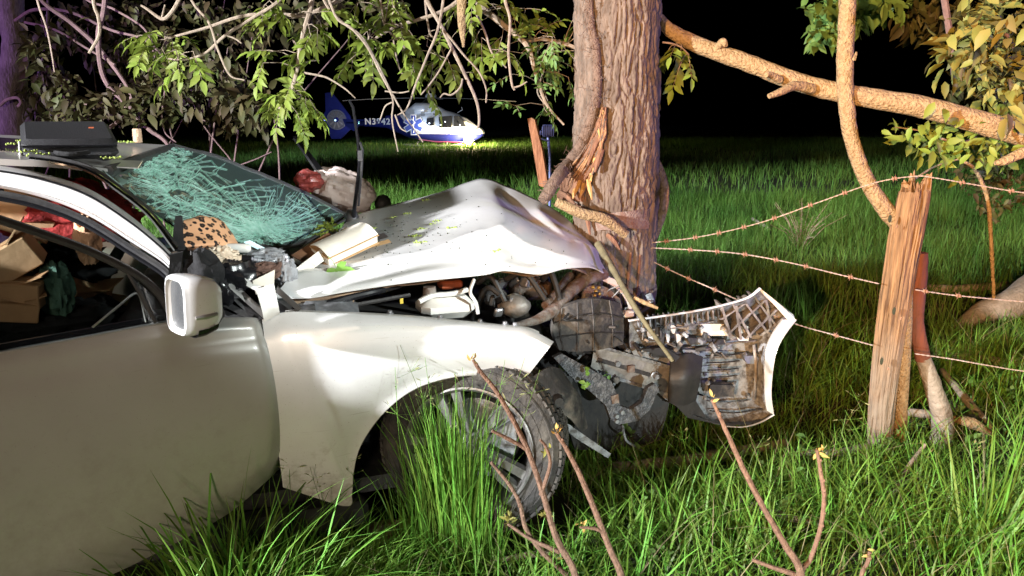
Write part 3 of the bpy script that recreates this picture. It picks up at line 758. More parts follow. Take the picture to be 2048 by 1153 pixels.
def crack(u0, v0, ang, L, wob=.25, rad=.0009):
    if math.hypot(u0 - .40, v0 - .40) < .07: return
    pts = []; u_, v = u0, v0; k = max(3, int(L/.035))
    for i in range(k + 1):
        if not (0.01 < u_ < .99 and 0.01 < v < .99): break
        pts.append(wsp(u_, v)); ang += rk.gauss(0, wob*.5); u_ += math.cos(ang)*L/k; v += math.sin(ang)*L/k
    if len(pts) > 2: ck.tube(pts, rad, 3, cap=False)
c1 = (.80, .58); c2 = (.40, .40); c3 = (.18, .70)
def ok_(a, b): return .012 < a < .988 and .012 < b < .988
def web(c0, ns, rings, asp=1.25, thin=False):
    """connected web: wandering spokes tied by chords"""
    sp = []
    for k in range(ns):
        a = 2*math.pi*(k + rk.uniform(-.35, .35))/ns; row = []
        for r0 in rings:
            a += rk.gauss(0, .035); rr = r0*rk.uniform(.93, 1.07); row.append((c0[0] + rr*math.cos(a), c0[1] + asp*rr*math.sin(a)))
        sp.append(row)
        end = rk.choice((len(rings), len(rings) - 1, len(rings)//2 + 1, len(rings)*3//4)); pts = [wsp(*q) for q in row[:end] if ok_(*q)]
        if len(pts) > 1: ck.tube(pts, .0004 if thin else rk.choice((.0006, .0009, .0013)), 3, cap=False)
    for i_ in range(len(rings)):
        for k in range(ns):
            a, b = sp[k][i_], sp[(k + 1) % ns][i_]
            if rk.random() < .92 - .55*i_/len(rings) and ok_(*a) and ok_(*b):
                m_ = ((a[0]+b[0])/2 + rk.gauss(0, .004), (a[1]+b[1])/2 + rk.gauss(0, .004))
                if ok_(*m_): ck.tube([wsp(*a), wsp(*m_), wsp(*b)], .0004 if thin else rk.choice((.0006, .0009, .0014)), 3, cap=False)
web(c1, 64, [.012,.022,.034,.046,.06,.075,.092,.112,.135,.16,.19,.225,.265,.31,.37,.44,.52])
web(c1, 40, [.02,.05,.09,.14,.2,.28,.38,.5,.64], 1.5)
web(c2, 34, [.075,.085,.098,.115,.14,.17,.21,.26,.32], 1.2)
web(c1, 110, [.03,.06,.095,.13,.17,.21,.26,.32,.39], 1.35, thin=True)
web(c2, 60, [.08,.105,.135,.17,.21,.26], 1.3, thin=True)
web(c3, 26, [.02,.035,.055,.08,.11,.15,.20,.26], 1.3)
web((.10, .50), 22, [.02,.04,.065,.095,.13,.18,.24], 1.6)
for k in range(260):            # powdered glass at the centre of the blow
    a = rk.uniform(0, 2*math.pi); r0 = abs(rk.gauss(0, .055)); crack(c1[0] + r0*math.cos(a), c1[1] + 1.3*r0*math.sin(a), rk.uniform(0, 6.28), rk.uniform(.015, .04), .8, .0018)
for k in range(110):
    u_ = abs(rk.gauss(.0, .06)) + .015; crack(u_, rk.uniform(.35, .97), rk.gauss(.2, 1.2), rk.uniform(.03, .09), .7, rk.choice((.0009, .0018)))
cko = ck.build('crack_lines', M['crack'], ws, smooth=False); cko['kind'] = 'stuff'
MB().tube(WS[:, -1], .010, 6).build('far_pillar_trim', M['black'], car)
MB().tube(WS[-1], .008, 6).build('windscreen_seal', M['black'], car)

# ---- wipers
wp = empty('wiper', cp(708,432,1.30), None, None); wp.name = 'wiper'
adopt(wp, car)
MB().tube(pl([(706,440,1.30),(712,392,1.25),(719,330,1.2),(716,280,1.18),(706,215,1.16),(699,202,1.16)]), [.011,.009,.008,.007,.006], 6).build('wiper_arm', M['black_gloss'], wp)
MB().tube(pl([(717,412,1.24),(723,340,1.19),(725,300,1.18),(720,285,1.17)]), .006, 6).build('wiper_blade', M['black'], wp)
MB().box(cp(721,312,1.18), (.022, .02, .05)).build('blade_clip', M['black'], wp)
MB().lathe([(0,.05),(.02,.05),(.03,.03),(.04,0),(.04,-.03)], cp(704,440,1.32), (0,0,1), 10).build('wiper_pivot', M['black'], wp)
MB().tube(pl([(690,440,1.3),(640,468,1.0),(600,492,.8),(560,498,.66)]), .006, 5).build('wiper_arm', M['black'], car)

# ---- cowl and dash
MB().slab(cpv(np.array([lin([(380,500,.26),(470,520,.45),(560,520,.8),(650,486,1.3),(720,444,1.62)], 20), lin([(430,620,.16),(520,600,.2),(590,560,.5),(690,500,1.0),(770,430,1.6)], 20)])), np.array((0,0,-.02))).build('cowl', M['black_dirty'], car)
MB().box(C(-1.12, .92, .86), (.42, 1.45, .22), axes=(CU, CW, (0,0,1)), bev=.04).build('dashboard', M['black'], car)
MB().lathe([(0,.0),(.16,0),(.19,.02),(.19,-.02),(.16,-.0)], C(-1.5, 1.32, .92), tuple(-CU*.8 + Vector((0,0,.5))), 20).build('steering_wheel', M['black'], car)
def seat(s, d):
    o = empty('car_seat', C(s, d, .3), None, None); adopt(o, car)
    MB().box(C(s+.1, d, .50), (.52, .5, .2), axes=(CU, CW, (0,0,1)), bev=.06).build('cushion', M['seat'], o)
    ax = (CU*.95 + Vector((0,0,.25))).normalized(); az = (Vector((0,0,1)) - CU*.25).normalized()
    MB().box(C(s-.24, d, .86), (.16, .48, .62), axes=(ax, CW, az), bev=.06).build('seat_back', M['seat'], o)
    MB().box(C(s-.34, d, 1.27), (.1, .26, .17), axes=(ax, CW, az), bev=.04).build('headrest', M['seat'], o)
seat(-1.95, .55); seat(-1.95, 1.25)
# floor, far side, rear
MB().box(C(-2.1, .9, .27), (4.0, 1.6, .06), axes=(CU, CW, (0,0,1))).build('floor_pan', M['black'], car)
fs = [[C(s, 1.78, z) for s in np.linspace(-4.3, -.5, 12)] for z in (.25, .5, .8, 1.0)]
MB().slab(np.array([[list(p) for p in r] for r in fs]), np.array(CW)*-.03).build('far_side_panel', M['paint'], car)
MB().slab(np.array([[list(C(s, 1.80, z)) for s in np.linspace(-.5, .15, 6)] for z in (.62, .8, 1.0)]), np.array(CW)*-.02).build('far_fender', M['paint'], car)
for s0, z0, s1, z1 in ((-1.9, 1.0, -1.95, 1.46), (-3.0, 1.0, -3.1, 1.40)):
    MB().tube([C(s0, 1.74, z0), C(s1, 1.58, z1)], .035, 8).build('far_pillar', M['black'], car)
zt = np.linspace(0, 1, len(DOOR_END))
RE = np.array([list(C(-4.45, .22 + .10*abs(t - .4)*2, 1.02 - .72*t)) for t in zt])
G = np.array([DOOR_END*(1 - f_) + RE*f_ - np.array(CW)*(.10*math.sin(math.pi*f_)*.8) for f_ in np.linspace(.006, 1, 16)])
rdo = MB().slab(G, np.array(CW)*.02).build('rear_door', M['paint_shaded'], car)
MB().tube(G[7] - np.array(CW)*.003, .006, 5).build('panel_gap', M['black'], rdo)
MB().tube(cat([list(DOOR_END[0]), list(Vector(DOOR_END[0]).lerp(Vector(ROOF_END[0]), .5) + CW*.02), list(ROOF_END[0])], 8), .035, 8).build('side_pillar', M['black_gloss'], car)
TG = np.array([list(C(-4.40, .30 + 1.3*f_, 1.16 + .05*math.sin(math.pi*f_))) for f_ in np.linspace(0, 1, len(ROOF_END))])
G = np.array([ROOF_END*(1 - f_) + TG*f_ + np.array([0, 0, .10*math.sin(math.pi*f_)]) for f_ in np.linspace(.004, 1, 12)])
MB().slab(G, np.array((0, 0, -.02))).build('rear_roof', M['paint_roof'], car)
MB().slab(np.array([[list(Vector(G[i_, 0]).lerp(Vector(RE[0]*(i_/11) + DOOR_END[0]*(1 - i_/11)), t)) for i_ in range(12)] for t in (.04, .5, .98)]), np.array(CW)*.004).build('rear_side_glass', M['glass'], car)
MB().slab(np.array([[list(C(-4.46 + .10*(z > .95)*(z - .95), .24 + 1.42*f_, z)) for f_ in np.linspace(0, 1, 8)] for z in (.30, .6, .9, 1.02, 1.16)]), np.array(CU)*.03).build('tailgate', M['paint'], car)
MB().box(C(-2.6, .05, .2), (4.1, .10, .10), axes=(CU, CW, (0,0,1)), bev=.02).build('sill', M['black'], car)

# ---- front wheel, steered and flat against the arch
WN = Vector((-.16, -.985, .05)).normalized(); WC = cp(938, 900, -.035)
wh = empty('front_wheel', WC, None, None)
adopt(wh, car)
RT, RW = .345, .225
MB().lathe([(.235,.0),(.262,.008),(.30,.010),(.325,.0),(.338,-.015),(.345,-.03),(.345,-.062),(.337,-.064),(.337,-.072),(.345,-.074),(.346,-.108),(.338,-.11),(.338,-.118),(.346,-.12),(.345,-.155),(.337,-.157),(.337,-.165),(.345,-.167),(.345,-.19),(.33,-.215),(.29,-.228),(.235,-.22)], WC, WN, 72).build('tyre', M['tyre'], wh, cut=50)
tl = MB(); ax = WN.orthogonal().normalized(); ay = WN.cross(ax)
for k in range(64):
    a = 2*math.pi*k/64; r = ax*math.cos(a) + ay*math.sin(a); tg = -ax*math.sin(a) + ay*math.cos(a)
    for o_ in (-.018, -.045, -.09, -.14, -.18):
        sk = .35 if o_ < -.1 else -.35
        tl.box(WC + r*(.3475 if o_ < -.03 else .338) + WN*o_, (.024, .034, .009), axes=((tg + WN*sk).normalized(), (WN - tg*sk).normalized(), r))
tl.build('tread', M['tyre'], wh)
for rr, w_ in ((.312, .004), (.275, .003)):
    MB().lathe([(rr-.004, .0085), (rr, .0115), (rr+.004, .0085)], WC, WN, 64).build('sidewall_ring', M['tyre'], wh)
rim = MB().lathe([(.238,.004),(.243,.012),(.236,.014),(.226,.004),(.218,-.02),(.21,-.10),(.205,-.2)], WC, WN, 64).build('rim', M['rim'], wh)
MB().lathe([(0,-.12),(.12,-.12),(.16,-.125),(.17,-.15),(.17,-.16)], WC, WN, 32).build('brake_disc', M['metal'], wh)
for k in range(5):
    a = 2*math.pi*k/5 + .55
    m_ = MB()
    for da in (-.16, .16):
        r0 = ax*math.cos(a) + ay*math.sin(a); r1 = ax*math.cos(a+da) + ay*math.sin(a+da)
        t0 = (-ax*math.sin(a) + ay*math.cos(a)); sgn = 1 if da > 0 else -1
        p0 = WC + r0*.05 + t0*sgn*.016 - WN*.015; p1 = WC + r1*.225 - WN*.002
        t1 = (-ax*math.sin(a+da) + ay*math.cos(a+da))
        m_.hexa([p0 - t0*.014 - WN*.03, p0 + t0*.014 - WN*.03, p1 + t1*.022 - WN*.03, p1 - t1*.022 - WN*.03, p0 - t0*.012, p0 + t0*.012, p1 + t1*.018, p1 - t1*.018])
    m_.build('spoke', M['rim'], wh)
MB().lathe([(0,.004),(.028,.004),(.034,-.002),(.05,-.006),(.062,-.02),(.064,-.05)], WC, WN, 24).build('hub', M['rim'], wh)
for k in range(5):
    a = 2*math.pi*k/5; MB().lathe([(0,.004),(.007,.004),(.009,-.006)], WC + (ax*math.cos(a) + ay*math.sin(a))*.045 - WN*.004, WN, 6).build('lug_nut', M['metal'], wh)
# rear wheel (same form, out of the frame)
RC = C(-3.0, .06, .33); rw = empty('rear_wheel', RC, None, None)
adopt(rw, car)
MB().lathe([(.235,.0),(.30,.012),(.338,-.01),(.345,-.04),(.345,-.18),(.32,-.215),(.235,-.22)], RC, -CW, 40).build('tyre', M['tyre'], rw)
MB().lathe([(0,.01),(.06,.01),(.1,-.01),(.22,.004),(.238,.004)], RC, -CW, 40).build('rim', M['rim'], rw)

# ---- arch liner, engine bay
LC = cp(880, 905, .15)
MB().lathe([(.40,-.12),(.405,.0),(.41,.3),(.41,.55),(.2,.6),(.0,.62)], LC, CW, 30).build('arch_liner', M['black'], car)
MB().slab(cpv(np.array([cat([(1044,778,-.06),(1070,752,-.07),(1098,735,-.06),(1122,738,-.02)], 12), cat([(1080,800,-.08),(1110,790,-.09),(1140,785,-.06),(1160,792,0.0)], 12), cat([(1112,822,-.06),(1140,838,-.06),(1162,862,-.04),(1176,856,.02)], 12)])), np.array(CW)*.006).build('liner_flap', M['black_dirty'], car)
MB().lathe([(0,.02),(.018,.02),(.026,0),(.026,-.01)], cp(1114,802,-.095), tuple(-CW), 10).build('liner_clip', M['black'], car)
MB().prism(pl([(1112,842,-.02),(1122,838,-.02),(1222,908,.02),(1216,917,.02),(1150,876,.0)]), CW*.006).build('hanging_strip', M['grey_dirty'], car)
MB().box(C(-.15, .95, .52), (.9, 1.15, .5), axes=(CU, CW, (0,0,1)), bev=.05).build('engine_block', M['black'], car)
MB().box(C(-.72, .9, .66), (.06, 1.6, .62), axes=(CU, CW, (0,0,1))).build('firewall', M['black_dirty'], car)
MB().box(C(.42, 1.15, .45), (.3, 1.0, .36), axes=(CU, CW, (0,0,1)), bev=.04).build('radiator', M['black_dirty'], car)
MB().tube(cpv(cat([(548,628,.13),(640,612,.15),(700,596,.17),(760,582,.2),(800,572,.3)], 16)), [.016,.014,.012,.010], 8).build('hood_strut', M['black_gloss'], car)
MB().tube(pl([(700,612,.2),(820,590,.22)]), .008, 6).build('brace_rod', M['black'], car)
MB().slab(cpv(np.array([lin([(600,622,.1),(690,624,.1),(720,630,.1)], 8), lin([(612,604,.14),(690,600,.16),(715,606,.2)], 8)])), np.array(CW)*.01).build('hinge_plate', M['metal'], car)
MB().slab(cpv(np.array([lin([(590,618,.12),(640,622,.12),(700,622,.12)], 8), lin([(570,590,.2),(640,585,.24),(720,575,.3)], 8)])), np.array(CW)*.01).build('inner_wing', M['inner_paint'], car)
# reservoir and other under-hood parts
c = cp(890, 611, .30); res = MB().box(c, (.215, .16, .085), axes=(CU, CW, (0,0,1)), bev=.03).build('coolant_reservoir', M['white_plastic'], car)
MB().tube(cpv(cat([(838,604,.22),(865,592,.24),(905,588,.25),(935,580,.26)], 14)), .010, 7).build('reservoir_seam', M['white_plastic'], res)
MB().lathe([(0,.03),(.024,.03),(.028,0)], c + Vector((-.06, 0, .045)), (0,0,1), 12).build('reservoir_cap', M['rust'], res)
MB().ball(cp(1030, 612, .34), (.062, .06, .05), 20, 12, noise=.15, nscale=2).build('alternator', M['alu'], car)
MB().box(cp(900, 568, .5), (.10, .06, .035), axes=(CU, CW, (0,0,1)), bev=.008).build('fuse_box_lid', pm('orange_label', (.55,.12,.04), (.35,.08,.03), 20, .5), car)
MB().box(cp(803, 600, .24), (.012, .004, .03), axes=(CU, CW, (0,0,1))).build('warning_sticker', pm('yellow_sticker', (.6,.45,.05), None, 5, .5), car)
MB().box(cp(985, 592, .45), (.10, .1, .06), axes=(CU, CW, (0,0,1)), bev=.012).build('battery', M['black_dirty'], car)
MB().box(cp(1060, 578, .6), (.18, .12, .09), axes=(CU, CW, (0,0,1)), bev=.02).build('intake_manifold', M['rust'], car)
for k, (a, b) in enumerate((((955,566),(1010,604)),((1010,560),(1090,600)),((945,640),(1000,590)),((1085,560),(1120,600)))):
    MB().tube(cpv(cat([(a[0],a[1],.4),((a[0]+b[0])/2, min(a[1],b[1])-12, .33),(b[0],b[1],.28)], 12)), .012, 8).build('coolant_hose', M['black'], car)
c = cp(952, 600, .22)
MB().tube(cpv(cat([(948,560,.24),(940,585,.2),(952,606,.2),(956,628,.2)], 10)), .007, 7).build('hose_clip', M['white_plastic'], car)
MB().tube(cpv(cat([(1208,548,.46),(1172,560,.43),(1135,588,.36),(1108,620,.28),(1072,641,.2),(1030,652,.13)], 30)), [.034,.036,.034,.034,.024,.016], 12, noise=.12, nscale=14, flat=.75).build('radiator_support', M['rust'], car)
MB().tube(cpv(cat([(1140,552,.5),(1120,580,.4),(1090,612,.3)], 14)), [.02,.022,.018], 10, noise=.12, nscale=14).build('bent_crossmember', M['rust'], car)
# crushed front corner: airbox panel with ribs
G = interp_rows([[(1112,622,.26),(1150,606,.24),(1195,598,.24),(1240,606,.26)], [(1106,662,.24),(1150,650,.22),(1200,645,.22),(1248,652,.24)], [(1118,700,.22),(1150,704,.2),(1200,700,.2),(1246,690,.22)]], 14, 20)
ab = MB().slab(cpv(G), np.array(CW)*.03).build('airbox', M['black_dirty'], car)
for f_ in (.15, .38, .62, .86):
    i = int(f_*19); q = G[:, i].copy(); q[:, 2] -= .006; MB().tube(cpv(q), .0035, 5).build('airbox_rib', M['black_dirty'], ab)
for i in (4, 9):
    q = G[i].copy(); q[:, 2] -= .006; MB().tube(cpv(q), .003, 5).build('airbox_rib', M['black'], ab)
MB().slab(cpv(interp_rows([[(1205,549,.46),(1240,566,.42),(1264,596,.36),(1276,640,.3)], [(1202,560,.45),(1233,578,.41),(1254,606,.35),(1264,646,.3)]], 4, 20)), np.array((0,.02,.0))).build('grille_edge', M['white_plastic'], car)
MB().slab(cpv(interp_rows([[(1168,572,.42),(1210,574,.4),(1240,598,.36)], [(1165,612,.38),(1205,620,.36),(1250,640,.33)]], 6, 10)), np.array(CW)*.02).build('headlamp_bowl', M['rust'], car)
MB().box(cp(1256,628,.28), (.05, .03, .03), axes=(CU, CW, (0,0,1)), bev=.006).build('headlamp_bracket', M['white_plastic'], car)
for x_, y_ in ((1186,575),(1192,583),(1198,576),(1190,592),(1199,588)):
    MB().ball(cp(x_, y_, .36), .009, 8, 6).build('spring_coil', pm('brass_mesh', (.45,.33,.12), None, 5, .4, .6) if 'brass_mesh' not in MATS else MATS['brass_mesh'], car)
# longitudinal rail and bumper bracket
MB().hexa(pl([(1180,742,.26),(1335,790,.30),(1335,790,.40),(1180,742,.36),(1190,690,.26),(1348,736,.30),(1348,736,.40),(1190,690,.36)])).build('frame_rail', M['alu'], car)
MB().box(cp(1262,738,.265), (.035,.008,.03), axes=(CU, CW, (0,0,1))).build('rail_rust_patch', M['rust'], car)
for o_, a_ in ((-.004, [(1190,691,.255),(1348,737,.295)]), (-.004, [(1181,741,.255),(1336,789,.295)])):
    MB().tube(pl(a_), .008, 6).build('rail_flange', M['grey_dirty'], car)
MB().prism(pl([(1196,716,.256),(1300,746,.285),(1299,754,.285),(1195,724,.256)]), CW*-.003).build('rail_groove', M['black_dirty'], car)
for x_, y_ in ((1232,727),(1310,752)):
    MB().lathe([(0,.02),(.012,.02),(.014,.0),(.02,-.002)], cp(x_, y_, .275), tuple(-CW), 8).build('rail_bolt', M['metal'], car)
MB().ball(cp(1233,760,.24), .016, 10, 8, noise=.4, nscale=5).build('sheared_stud', M['alu'], car)
arm = MB().prism(pl([(1108,716,.10),(1124,708,.10),(1176,736,.10),(1222,762,.10),(1234,790,.10),(1240,812,.10),(1262,820,.10),(1284,806,.10),(1296,776,.12),(1310,768,.14),(1318,778,.14),(1300,820,.12),(1276,842,.10),(1238,850,.10),(1222,840,.10),(1212,812,.10),(1184,786,.10),(1140,752,.10)]), CW*.025).build('bumper_bracket', pm('dented_steel', (.075,.078,.09), (.22,.22,.235), 30, .5, .4, bump=.5, lo=.45, hi=.7), car)
for x_, y_ in ((1232,832),(1243,824),(1232,842)):
    MB().lathe([(0,.012),(.009,.012),(.010,.0)], cp(x_, y_, .098), tuple(-CW), 8).build('bracket_bolt', M['metal'], arm)
MB().prism(pl([(1222,793,.096),(1236,788,.096),(1238,806,.096),(1224,808,.096)]), CW*-.003).build('bracket_slot', M['rust'], arm)
ut = MB().slab(cpv(interp_rows([[(1344,716,.22),(1375,708,.2),(1406,714,.22)], [(1340,760,.17),(1375,756,.14),(1402,752,.18)], [(1338,806,.2),(1366,812,.18),(1392,802,.2)]], 10, 10)), np.array(CW)*.012).build('undertray_flap', M['black'], car)
MB().slab(cpv(interp_rows([[(1395,790,.24),(1430,800,.3)], [(1385,832,.22),(1425,846,.28)]], 5, 5)), np.array(CW)*.01).build('undertray_scrap', M['grey_dirty'], car)
# tangle of hoses, looms and broken brackets in the corner
rj = random.Random(21)
for k in range(26):
    x_, y_ = rj.uniform(1110, 1270), rj.uniform(575, 770)
    d0 = rj.uniform(.24, .42); pts = [(x_, y_, d0)]
    for q in range(3): pts.append((pts[-1][0] + rj.uniform(-38, 38), pts[-1][1] + rj.uniform(-28, 28), d0 + rj.uniform(-.08, .04)))
    MB().tube(cpv(cat(pts, 14)), rj.uniform(.0025, .008), 6).build(rj.choice(('wiring_loom', 'broken_hose')), rj.choice((M['black'], M['black'], M['black_dirty'], M['grey_dirty'])), car)
for k in range(34):
    x_, y_ = rj.uniform(1120, 1300), rj.uniform(580, 770); d0 = rj.uniform(.26, .45)
    q = Vector((rj.uniform(-1,1), rj.uniform(-1,1), rj.uniform(-1,1))).to_track_quat('Z', 'X')
    MB().box(cp(x_, y_, d0), (rj.uniform(.015,.06), rj.uniform(.01,.04), rj.uniform(.012,.05)), rot=q, bev=.004).build(rj.choice(('broken_bracket', 'connector', 'snapped_clip')), rj.choice((M['black'], M['black_dirty'], M['grey_dirty'], M['metal'], M['black_dirty'])), car)
for k in range(22):
    x_, y_ = rj.uniform(960, 1120), rj.uniform(560, 640); d0 = rj.uniform(.3, .5)
    q = Vector((rj.uniform(-1,1), rj.uniform(-1,1), rj.uniform(-1,1))).to_track_quat('Z', 'X')
    MB().box(cp(x_, y_, d0), (rj.uniform(.02,.07), rj.uniform(.01,.05), rj.uniform(.012,.04)), rot=q, bev=.005).build(rj.choice(('engine_bracket', 'connector', 'sensor')), rj.choice((M['black'], M['black_dirty'], M['rust'], M['metal'])), car)
MB().box(C(.30, .62, .42), (.34, .5, .3), axes=(CU, CW, (0,0,1)), bev=.05).build('crushed_radiator_pack', M['black'], car)

MB().slab(cpv(interp_rows([[(1120,690,.42),(1230,690,.46),(1345,735,.46)], [(1120,790,.40),(1230,800,.46),(1340,800,.46)], [(1150,900,.40),(1230,900,.46),(1320,880,.46)]], 6, 8)), np.array(CW)*.02).build('shade_sheet', M['black'], car)  # black sheet standing in for the shade in the gap behind the bracket
# ---- near mirror
mc = cp(352, 612, -.185); mr_ = empty('side_mirror', mc, None, None)
adopt(mr_, car)
mf = (-CU*.90 - CW*.44).normalized(); mx_ = mf.cross(Vector((0,0,1))).normalized() * -1; mz = Vector((0,0,1)) + mx_*.10
def mring(cx, wx, wz, back, k=28, shift=0.0, e=.45):
    out = []
    for i in range(k):
        a = 2*math.pi*i/k; ca, sa = math.cos(a), math.sin(a)
        out.append(list(mc + mx_*(cx + wx*math.copysign(abs(ca)**e, ca)) + mz*(wz*math.copysign(abs(sa)**e, sa) + shift) - mf*back))
    return out
MB().grid(np.array([mring(0,.062,.078,-.004), mring(0,.070,.086,-.002), mring(0,.074,.090,.008), mring(.004,.076,.091,.02), mring(.012,.072,.088,.055), mring(.022,.058,.076,.088), mring(.03,.036,.052,.108), mring(.034,.004,.006,.114)]), closed=True).build('mirror_housing', M['paint'], mr_)
MB().grid(np.array([mring(0,.063,.079,-.003), mring(0,.060,.076,.004), mring(0,.057,.073,.012)]), closed=True).build('mirror_bezel', M['white_plastic'], mr_)
MB().grid(np.array([mring(0,.058,.074,.010), mring(0,.0,.0,.010)]), closed=True).build('mirror_glass', pm('mirror_reflection_grey', (.16,.17,.18), (.10,.105,.11), 9, .25, .5), mr_)  # grey reflection is put into the glass colour
MB().slab(np.array([mring(.008,.0775,.0925,.028, shift=-.003)[17:27], mring(.012,.0745,.0905,.056, shift=-.003)[17:27], mring(.022,.0605,.0785,.090, shift=-.003)[17:27]]), np.array((0,0,-.002))).build('mirror_base_trim', M['black_gloss'], mr_)
MB().tube([mc + mx_*.079 - mf*.022 - mz*.028, mc + mx_*.084 - mf*.05 - mz*.028, mc + mx_*.078 - mf*.085 - mz*.026], [.006,.008,.006], 6).build('turn_signal', M['trim'], mr_)
MB().tube([mc + mx_*.02 - mf*.06 - mz*.06, C(-1.02, .02, .99)], [.03, .04], 8).build('mirror_arm', M['black'], mr_)
# ---- far mirror and loose far door frame
fm = MB().ball(cp(766, 408, 1.98), (.05, .06, .055), 16, 10, noise=.1).build('far_mirror', M['black'], car)
# broken cowl corner by the fender
MB().slab(cpv(interp_rows([[(512,580,.06),(548,568,.08)], [(524,622,.04),(558,618,.06)], [(528,645,.03),(560,628,.04)]], 8, 6)), np.array(CW)*.006).build('broken_cowl_corner', M['white_plastic'], car)
MB().prism(pl([(556,575,.07),(604,618,.05),(596,624,.05),(552,586,.07)]), CW*.02).build('cowl_seal', M['black'], car)
for a, b, m_ in (((440,560),(530,640),'trim'),((450,585),(520,650),'black'),((470,560),(545,600),'white_plastic'),((420,600),(500,640),'black')):
    MB().prism(pl([(a[0],a[1],.12),(a[0]+14,a[1]-6,.14),(b[0]+8,b[1]-10,.09),(b[0],b[1],.08)]), CW*.012).build('cowl_shard', M[m_], car)
MB().box(C(-.93, .28, .86), (.34, .36, .26), axes=(CU, CW, (0,0,1)), bev=.03).build('hinge_pillar', M['black'], car)
# ================================================================== LOOSE THINGS ON AND IN THE CAR
def blob_cloth(c, size, seed, amp=.35, ns=2.2, nu=36, nv=22, axes=(CU, CW, (0,0,1)), ridge=True):
    """crumpled cloth or film: an ellipsoid with sharp folds"""
    th = np.linspace(0, np.pi, nv + 1)[:, None]; ph = np.arange(nu)[None, :]/nu*2*np.pi
    D = np.stack([np.sin(th)*np.cos(ph), np.sin(th)*np.sin(ph), np.cos(th) + 0*ph], -1)
    k = fbm(D*ns + seed*3.7, 4, seed)
    if ridge: k = 1 - np.abs(k - .47)*4.2
    D = D*(1 + amp*(k - .5))[..., None]
    V = (D*np.array(size)) @ np.array([list(a) for a in axes]) + np.array(list(c))
    m = MB(); m.grid(V, closed=True); return m

# bag on the roof
bx = cp(138, 290, .60); ax_ = (CU*.97 + CW*.2).normalized(); ay_ = (Vector((0,0,1)).cross(ax_) + Vector((0,0,.16))).normalized(); bz_ = ax_.cross(ay_)
bg_ = empty('laptop_bag', bx + Vector((0,0,-.05)), 'black nylon laptop bag lying flat on the car roof', 'bag')
MB().box(bx, (.29, .34, .060), axes=(ax_, ay_, bz_), bev=.026).build('bag_body', M['nylon'], bg_)
MB().box(bx + bz_*.036 - ay_*.003, (.286, .336, .036), axes=(ax_, (ay_ + bz_*.03).normalized(), (bz_ + ax_*.05).normalized()), bev=.016).build('bag_lid', M['nylon'], bg_)
MB().tube([bx + ax_*x - ay_*.172 + bz_*.028 for x in np.linspace(-.14, .14, 8)], .004, 5).build('zip', M['black_gloss'], bg_)
MB().tube([bx + ax_*x - ay_*(.19 + .03*math.sin((x+.05)/.1*3.1)) + Vector((0,0,.01)) for x in np.linspace(-.05, .05, 10)], .008, 6).build('carry_handle', M['cloth_black'], bg_)
MB().box(bx + ax_*.1 + Vector((0,-.05,.06)), (.016,.006,.004), axes=(ax_, ay_, (0,0,1))).build('orange_tag', MATS['orange_label'], bg_)
MB().box(bx - ax_*.149 - ay_*.05 + Vector((0,0,.0)), (.008, .2, .014), axes=(ax_, ay_, bz_), bev=.003).build('paper_edge', M['white_plastic'], bg_)
ck_ = MB().lathe([(0,.062),(.016,.062),(.0185,.058),(.019,.03),(.0185,.002),(.016,0),(0,0)], cp(276, 286, 1.30), (0,0,1), 16).build('cork_stub', M['tan_cork'])
tag(ck_, 'short tan cork cylinder standing upright on the car roof', 'cork')
# green catkin litter on roof and hood
def catkin(name_loc, L, ang, dz=.0):
    m = MB(); c = Vector(name_loc); d = Vector((math.cos(ang), math.sin(ang), 0))
    m.tube([c + Vector((0,0,.004)), c + d*L + Vector((0,0,.005))], .0016, 4)
    for k in range(int(L/.004)):
        p = c + d*(k*.004) + Vector((rj.uniform(-.012,.012), rj.uniform(-.012,.012), rj.uniform(.002,.009)))
        m.ball(p, rj.uniform(.002, .0048), 6, 4)
    return m
M['catkin'] = pm('green_catkin', (.22, .30, .05), (.30, .36, .09), 60, .8)
def surf_hood(px, py):
    i = np.argmin((H[..., 0] - px)**2 + (H[..., 1] - py)**2 + np.where(vv[:, None] > 1, 1e6, 0)); return Vector(W.reshape(-1, 3)[i])
spots = [(782,437,'beside the wiper'),(808,434,'just past the wiper base'),(836,462,'in the middle of the hood litter'),(862,456,'beyond the middle of the hood'),(895,458,'farthest up the hood'),(822,474,'near the dark book'),(826,486,'lowest in the hood litter'),(700,505,'between book and leaf'),(985,502,'alone by the hood fold'),(850,405,'on the far hood edge'),(742,456,'by the books at the wiper'),(868,448,'behind the hood litter')]
for i, (px, py, w_) in enumerate(spots):
    p = surf_hood(px, py); o = catkin(p, .03 if i in (7, 8, 10) else .055, rj.uniform(-.2, .9)).build('catkin', M['catkin'])
    tag(o, 'small green catkin on the white hood ' + w_, 'catkin', 'green catkins fallen on the hood')
for i, (px, py, d0, w_) in enumerate(((12,294,.7,'at the frame edge'),(32,288,.8,'left of the bag'),(34,310,.36,'at the near roof edge'),(62,316,.33,'under the bag corner'),(205,322,.36,'in front of the bag'),(238,290,1.2,'before the cork'))):
    o = catkin(cp(px, py - 3, d0), .06, rj.uniform(0, 1)).build('catkin', M['catkin'])
    tag(o, 'small green catkin litter on the car roof ' + w_, 'catkin', 'green catkins fallen on the roof')
